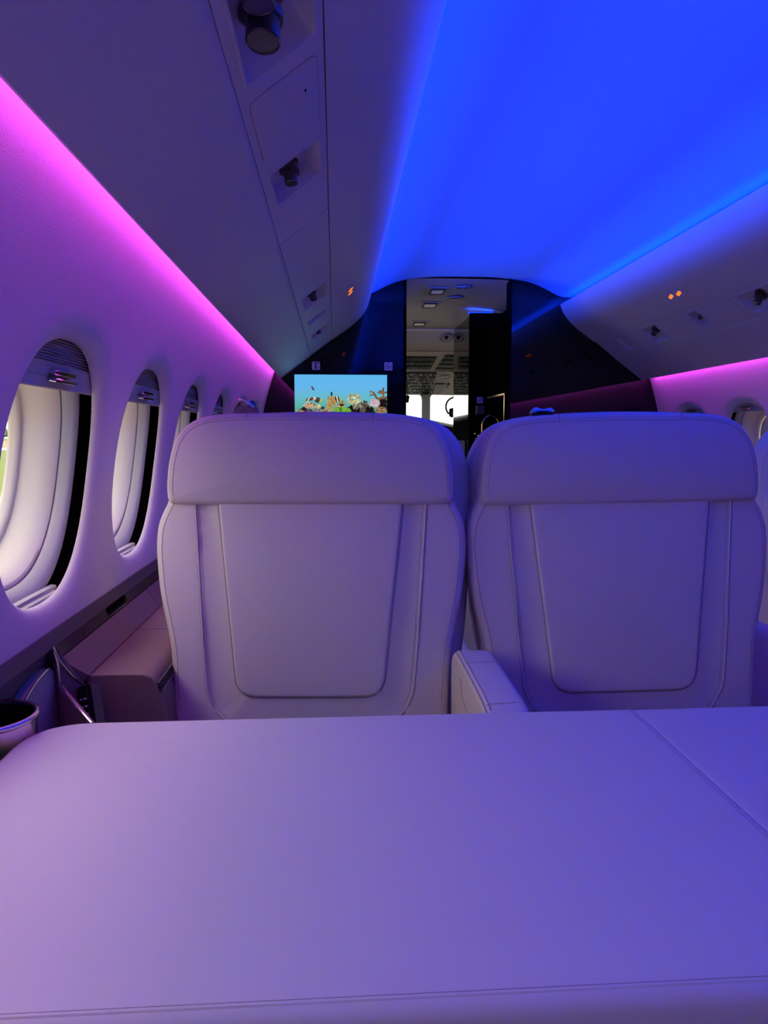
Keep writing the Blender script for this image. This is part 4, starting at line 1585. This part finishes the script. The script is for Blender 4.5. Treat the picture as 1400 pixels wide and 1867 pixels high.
p2_ = round_poly([(1.42, 0.30), (1.42, EYE - 0.392), (1.62, EYE - 0.385), (1.62, 0.30)], [0.0, 0.018, 0.03, 0.0], 6)
mb = MB()
pad(mb, resample(p2_, 110), lambda x, z: 0.0, 0.058, 0.010, to3=lambda x, y, z: to_seat_t(rx(0.845) + y, x, z))
ar_ = mb.build('rear_armrest', M['leather'], seat_t, sharp=60)
mb = MB()
mb.tube([to_seat_t(rx(0.842), 1.4215, EYE - 0.408), to_seat_t(rx(0.892), 1.4215, EYE - 0.408)], 0.001, 5)
mb.build('edge_seam', M['seam'], ar_)

# ------------------------------------------------------------------ table
TZ = EYE - 0.38
tb = thing('folding_table', (rx(0.25), 0.73, 0), 'wide leather covered folding table across the foreground', 'table')
TY0, TY1 = 0.455, 0.985
seamx = rx(0.415)


def leaf(name, x0, x1, rads, dz=0.0, skew=0.0):
    mb = MB()
    o = round_poly([(x0, TY0), (x1, TY0 - skew), (x1, TY1 + skew), (x0, TY1)], rads, 14)
    pad(mb, resample(o, 400), lambda x, z: 0.0, 0.05, 0.012, fr=0.010, to3=lambda x, y, z: (x, z, TZ + dz - y))
    return mb.build(name, M['leather_table'], tb, tb.location, sharp=60)


lf = leaf('main_leaf', rx(-0.402), seamx + 0.0078, [0.05, 0.016, 0.016, 0.085])
leaf('side_leaf', seamx - 0.0078, rx(1.02), [0.016, 0.05, 0.05, 0.016], dz=-0.0004, skew=0.004)
mb = MB()
dashes(mb, [(seamx - 0.0075, TY0 + 0.02, TZ + 0.0001), (seamx - 0.0075, TY1 - 0.012, TZ + 0.0001)], 0.0055, 0.0036, 0.0007)
mb.build('hinge_stitching', M['thread'], lf, tb.location)['kind'] = 'stuff'
mb = MB()
mb.tube([(rx(-0.36), TY0 + 0.0105, TZ - 0.0006), (rx(0.2), TY0 + 0.0105, TZ - 0.0006), (seamx - 0.004, TY0 + 0.0105, TZ - 0.0006)], 0.0016, 6)
mb.build('front_piping', M['leather_table'], lf, tb.location)
mb = MB()
mb.tube([(rx(-0.36), TY0 + 0.0135, TZ + 0.0), (rx(0.2), TY0 + 0.0135, TZ + 0.0), (seamx - 0.004, TY0 + 0.0135, TZ + 0.0)], 0.0004, 6)
mb.build('front_seam', M['seam'], lf, tb.location)
mb = MB()
mb.box((rx(0.1), 0.72, 0.31), (0.10, 0.18, 0.62))
mb.build('pedestal', M['grey'], tb, tb.location, smooth=False)
mb = MB()
mb.box((rx(0.72), 0.72, 0.31), (0.08, 0.14, 0.62))
mb.build('pedestal', M['grey'], tb, tb.location, smooth=False)

# ------------------------------------------------------------------ left side ledge
lg = thing('side_ledge', (rx(-0.40), 1.24, 0), 'taupe leather side ledge with wood strip under the left windows', 'ledge')
b = lg.location
LY1 = 4.17


def quad_strip(mb, p, q, y0, y1, th=0.010):
    """slab between two cross-section points given relative to the eye, from y0 to y1"""
    p, q = np.array(p), np.array(q)
    d = (q - p) / np.linalg.norm(q - p)
    nn = np.array((d[1], -d[0]))
    if nn[0] > 0:
        nn = -nn
    pr = [p, q, q + nn * th, p + nn * th]
    mb.extrude([(rx(x), rz(z)) for x, z in pr], y0, y1)
    return mb


S0, S1 = (-0.4495, -0.3362), (-0.4445, -0.3560)
for i, (ya, yb_) in enumerate(((1.187, 1.318), (1.320, 1.455), (1.592, 1.728), (1.731, 2.60), (2.603, LY1))):
    mb = MB()
    quad_strip(mb, S0, S1, ya, yb_, 0.012)
    mb.build('wood_strip', M['veneer'], lg, b, smooth=False)
mb = MB()
quad_strip(mb, (-0.4545, -0.3385), (-0.4525, -0.3515), 1.455, 1.592, 0.004)
mb.build('latch_recess', M['void'], lg, b, smooth=False)
mb = MB()
quad_strip(mb, (-0.4455, -0.3522), S1, 1.455, 1.592, 0.010)
mb.build('latch_lip', M['veneer'], lg, b, smooth=False)
Q0, Q1 = (-0.4435, -0.3572), (-0.4150, -0.4000)
for ya, yb_ in ((1.205, 1.744), (1.7465, 2.6), (2.6025, LY1)):
    mb = MB()
    q = [(rx(Q0[0]), rz(Q0[1])), (rx(Q1[0]), rz(Q1[1])), (rx(Q1[0] - 0.012), rz(Q1[1] - 0.02)), (rx(Q0[0] - 0.012), rz(Q0[1] - 0.01))]
    if ya < 1.3:      # slanted front end
        r0 = [(q[0][0], 1.192, q[0][1]), (q[1][0], 1.240, q[1][1]), (q[2][0], 1.240, q[2][1]), (q[3][0], 1.192, q[3][1])]
    else:
        r0 = [(x, ya, z) for x, z in q]
    r1 = [(x, yb_, z) for x, z in q]
    mb.loft([r0, r1])
    mb.F += [(0, 1, 2, 3), (7, 6, 5, 4)]
    mb.build('upper_pad', M['tan_leather'], lg, b, smooth=False)
# ledge top and body
top = [(-0.420, -0.4025), (-0.345, -0.4025), (-0.327, -0.4035), (-0.314, -0.408), (-0.3075, -0.4155), (-0.3065, -0.4205), (-0.315, -0.44), (-0.42, -0.44)]
for ya, yb_ in ((1.246, 1.5465), (1.5485, 2.4), (2.402, LY1)):
    mb = MB()
    pr = [(rx(x), rz(z)) for x, z in top]
    mb.extrude(pr, ya, yb_)
    mb.build('ledge_top', M['tan_leather'], lg, b, sharp=35)
for yy in (1.2475, 1.5475):
    mb = MB()
    mb.tube([(rx(x), yy, rz(z) + 0.0004) for x, z in top[:5]], 0.0011, 6)
    mb.build('ledge_welt', M['tan_seam'], lg, b)
mb = MB()
mb.extrude([(rx(-0.430), rz(-0.435)), (rx(-0.3105), rz(-0.435)), (rx(-0.296), rz(-0.450)), (rx(-0.288), rz(-0.60)), (rx(-0.288), 0.0), (rx(-0.430), 0.0)], 1.268, LY1)
mb.build('ledge_body', M['tan_leather'], lg, b, sharp=30)
# front end face, slightly bowed
mb = MB()
efp = [(-0.4185, -0.4030), (-0.345, -0.4030), (-0.327, -0.4040), (-0.314, -0.4085), (-0.306, -0.4185), (-0.297, -0.45), (-0.283, -0.60), (-0.283, -1.05), (-0.4185, -1.05)]
mb.extrude([(rx(x), rz(z)) for x, z in efp], 1.2445, 1.268)
mb.build('end_face', M['tan_leather'], lg, b, sharp=30)
for k, (zz, m_) in enumerate(((-0.4215, 'veneer'), (-0.4275, 'black'), (-0.4335, 'veneer'))):
    mb = MB()
    mb.box((rx(-0.3055 + 0.003 * k), (1.25 + LY1) / 2, rz(zz)), (0.006, LY1 - 1.25, 0.0048))
    mb.build('edge_strip', M[m_], lg, b, smooth=False)
# chrome framed pocket at the near end
for path in ([(-0.4510, 1.186, -0.3335), (-0.4450, 1.186, -0.3600), (-0.4430, 1.186, -0.400), (-0.4400, 1.186, -0.4480)],
             [(-0.4500, 1.185, -0.3345), (-0.4440, 1.187, -0.3560), (-0.4310, 1.205, -0.3880), (-0.4160, 1.236, -0.4200)],
             [(-0.4440, 1.184, -0.3975), (-0.4200, 1.160, -0.4100), (-0.3670, 1.100, -0.4290)]):
    mb = MB()
    mb.tube([(rx(x), y, rz(z)) for x, y, z in path], 0.0022, 8)
    mb.build('chrome_edge', M['chrome'], lg, b)
mb = MB()
vs = [(-0.4445, 1.187, -0.337), (-0.418, 1.238, -0.420), (-0.405, 1.243, -0.48), (-0.440, 1.187, -0.48)]
mb.add([(rx(x), y, rz(z)) for x, y, z in vs] + [(rx(x - 0.01), y + 0.006, rz(z)) for x, y, z in vs], [(0, 1, 2, 3), (4, 7, 6, 5), (0, 3, 7, 4), (1, 5, 6, 2), (0, 4, 5, 1), (3, 2, 6, 7)])
mb.build('pocket_back', M['taupe'], lg, b, smooth=False)
mb = MB()
vs = [(-0.4440, 1.183, -0.3990), (-0.3680, 1.099, -0.4310), (-0.3700, 1.090, -0.62), (-0.4420, 1.183, -0.62)]
mb.add([(rx(x), y, rz(z)) for x, y, z in vs] + [(rx(x + 0.004), y + 0.008, rz(z)) for x, y, z in vs], [(0, 1, 2, 3), (4, 7, 6, 5), (0, 3, 7, 4), (1, 5, 6, 2), (0, 4, 5, 1), (3, 2, 6, 7)])
mb.build('pocket_flap', M['tan_leather'], lg, b, smooth=False)

# seat control keypad
kc = np.array((rx(-0.404), 1.205, rz(-0.440)))
kp = thing('control_keypad', tuple(kc - (0, 0, 0.03)), 'small dark seat control keypad with four lit buttons', 'keypad')
KM = Matrix.Rotation(math.radians(-22), 3, 'Y') @ Matrix.Rotation(math.radians(-28), 3, 'Z') @ Matrix.Rotation(math.radians(-20), 3, 'X')
mb = MB()
mb.box(kc, (0.028, 0.016, 0.066), KM)
mb.build('case', M['black'], kp, kp.location, smooth=False)
mb = MB()
mb.box(Vector(kc) + KM @ Vector((0.0155, 0.003, 0)), (0.003, 0.018, 0.066), KM)
mb.build('side_rail', M['gunmetal'], kp, kp.location, smooth=False)
for i in range(5):
    z = 0.0245 - 0.0122 * i
    mb = MB()
    mb.box(Vector(kc) + KM @ Vector((-0.001, -0.0085, z)), (0.022, 0.004, 0.0100), KM)
    bt = mb.build('button', M['switch'], kp, kp.location, smooth=False)
    if 0 < i:
        mb = MB()
        for (dx, wd_) in (((-0.005, 0.006), (0.005, 0.007)) if i < 4 else ((0.0075, 0.002),)):
            mb.box(Vector(kc) + KM @ Vector((dx, -0.0107, z - (0.002 if i == 4 else 0))), (wd_, 0.0006, 0.0028 if i < 4 else 0.007), KM)
        mb.build('legend', M['glyph'], bt, kp.location, smooth=False)

# arched plate and cup holder beside the table
ap = thing('arched_plate', (rx(-0.46), 1.12, rz(-0.46)), 'grey arch shaped plate behind the cup holder', 'plate')
mb = MB()
ao = spline([(1.192, -0.47), (1.192, -0.41), (1.188, -0.376), (1.172, -0.3655), (1.145, -0.365), (1.105, -0.372), (1.070, -0.385), (1.045, -0.405), (1.03, -0.44), (1.03, -0.47)], 70)
pad(mb, ao, lambda x, z: 0.0, 0.018, 0.003, to3=lambda x, y, z: (rx(-0.452) - y - 0.35 * (z + 0.365) * -1 * 0.0, x, rz(z)))
mb.build('plate', M['grey'], ap, ap.location, sharp=40)
mb = MB()
mb.tube([(rx(-0.4515), y, rz(z)) for y, z in ao], 0.0018, 6, closed=True)
mb.build('rim', M['chrome'], ap, ap.location)
ch = thing('cup_holder', (rx(-0.446), 0.952, rz(-0.45)), 'chrome rimmed round cup holder left of the table corner', 'cup holder')
cx_, cy_ = rx(-0.446), 0.952
mb = MB()
mb.tube([(cx_ + 0.056 * math.cos(a), cy_ + 0.056 * math.sin(a), rz(-0.360)) for a in np.linspace(0, 2 * PI, 56, endpoint=False)], 0.0042, 10, closed=True)
mb.build('rim', M['chrome'], ch, ch.location)
mb = MB()
mt = Matrix.Translation((cx_, cy_, rz(-0.360)))
mb.lathe([(0.0535, 0.001), (0.052, -0.03), (0.049, -0.085), (0.0, -0.087)], mt, 48)
mb.build('liner', M['void'], ch, ch.location)
mb = MB()
mb.lathe([(0.0575, -0.001), (0.056, -0.03), (0.052, -0.09), (0.0, -0.091)], mt, 48)
mb.build('bowl', M['chrome'], ch, ch.location)
mb = MB()
mb.box((cx_ - 0.045, cy_ + 0.01, rz(-0.43)), (0.09, 0.03, 0.03))
mb.build('bracket', M['grey'], ch, ch.location, smooth=False)

# ------------------------------------------------------------------ outside
GZ = -1.6
mb = MB()
mb.add([(-900, -900, GZ), (900, -900, GZ), (900, 900, GZ), (-900, 900, GZ)], [(0, 1, 2, 3)])
tag(mb.build('ground', M['grass'], smooth=False), 'green grass airfield outside the windows', kind='structure')
mb = MB()
mb.box((0, 2, GZ + 0.012), (22, 30, 0.02))  # paving added near the aircraft so less green light bounces in
tag(mb.build('apron', M['path'], smooth=False), 'concrete apron added around the aircraft to cut the green bounce light', kind='structure')
mb = MB()
mb.box((-300, 160, GZ + 0.01), (500, 30, 0.02))
tag(mb.build('taxiway', M['path'], smooth=False), 'pale strip of paving across the far grass', kind='structure')
mb = MB()
mb.box((-400, 300, GZ + 0.02), (700, 240, 0.03))
tag(mb.build('field', M['field'], smooth=False), 'dry tan field beyond the pale strip', kind='structure')


def tree(x, y, h, w, seed, label):
    rr = random.Random(seed)
    t = thing('tree', (x, y, GZ), label, 'tree', 'trees outside the windows')
    mb = MB()
    mb.tube([(x, y, GZ - 0.1), (x, y, GZ + h * 0.3), (x + 0.02 * h, y, GZ + h * 0.6)], [h * 0.035, h * 0.028, h * 0.015], 8)
    mb.build('trunk', M['bark'], t, t.location)
    mb = MB()
    for i in range(46):
        a, q = rr.random() * 2 * PI, rr.random()
        zz = 0.28 + 0.66 * rr.random()
        rad = w * 0.5 * math.sin(PI * min(1, (zz - 0.1) / 0.95)) ** 0.7 * math.sqrt(q)
        c = Vector((x + rad * math.cos(a), y + rad * math.sin(a), GZ + h * zz))
        s = w * (0.07 + 0.09 * rr.random())
        rings = []
        for j in range(1, 6):
            ph = PI * j / 6
            rings.append([c + Vector((math.sin(ph) * math.cos(2 * PI * k / 9), math.sin(ph) * math.sin(2 * PI * k / 9), math.cos(ph))) * s * (0.75 + 0.5 * rr.random()) for k in range(9)])
        mb.loft(rings)
    mb.build('foliage', M['leaf'], t, t.location, sharp=20)


tree(26.2, 44, 4.35, 3.6, 1, 'leafy tree seen through the right cabin window')
tree(-207, 470, 7.4, 15, 10, 'broad dark tree on the horizon seen through the nearest left window')
tree(-236, 455, 6.4, 13, 11, 'low dark tree on the horizon, farther left beyond the dry field')
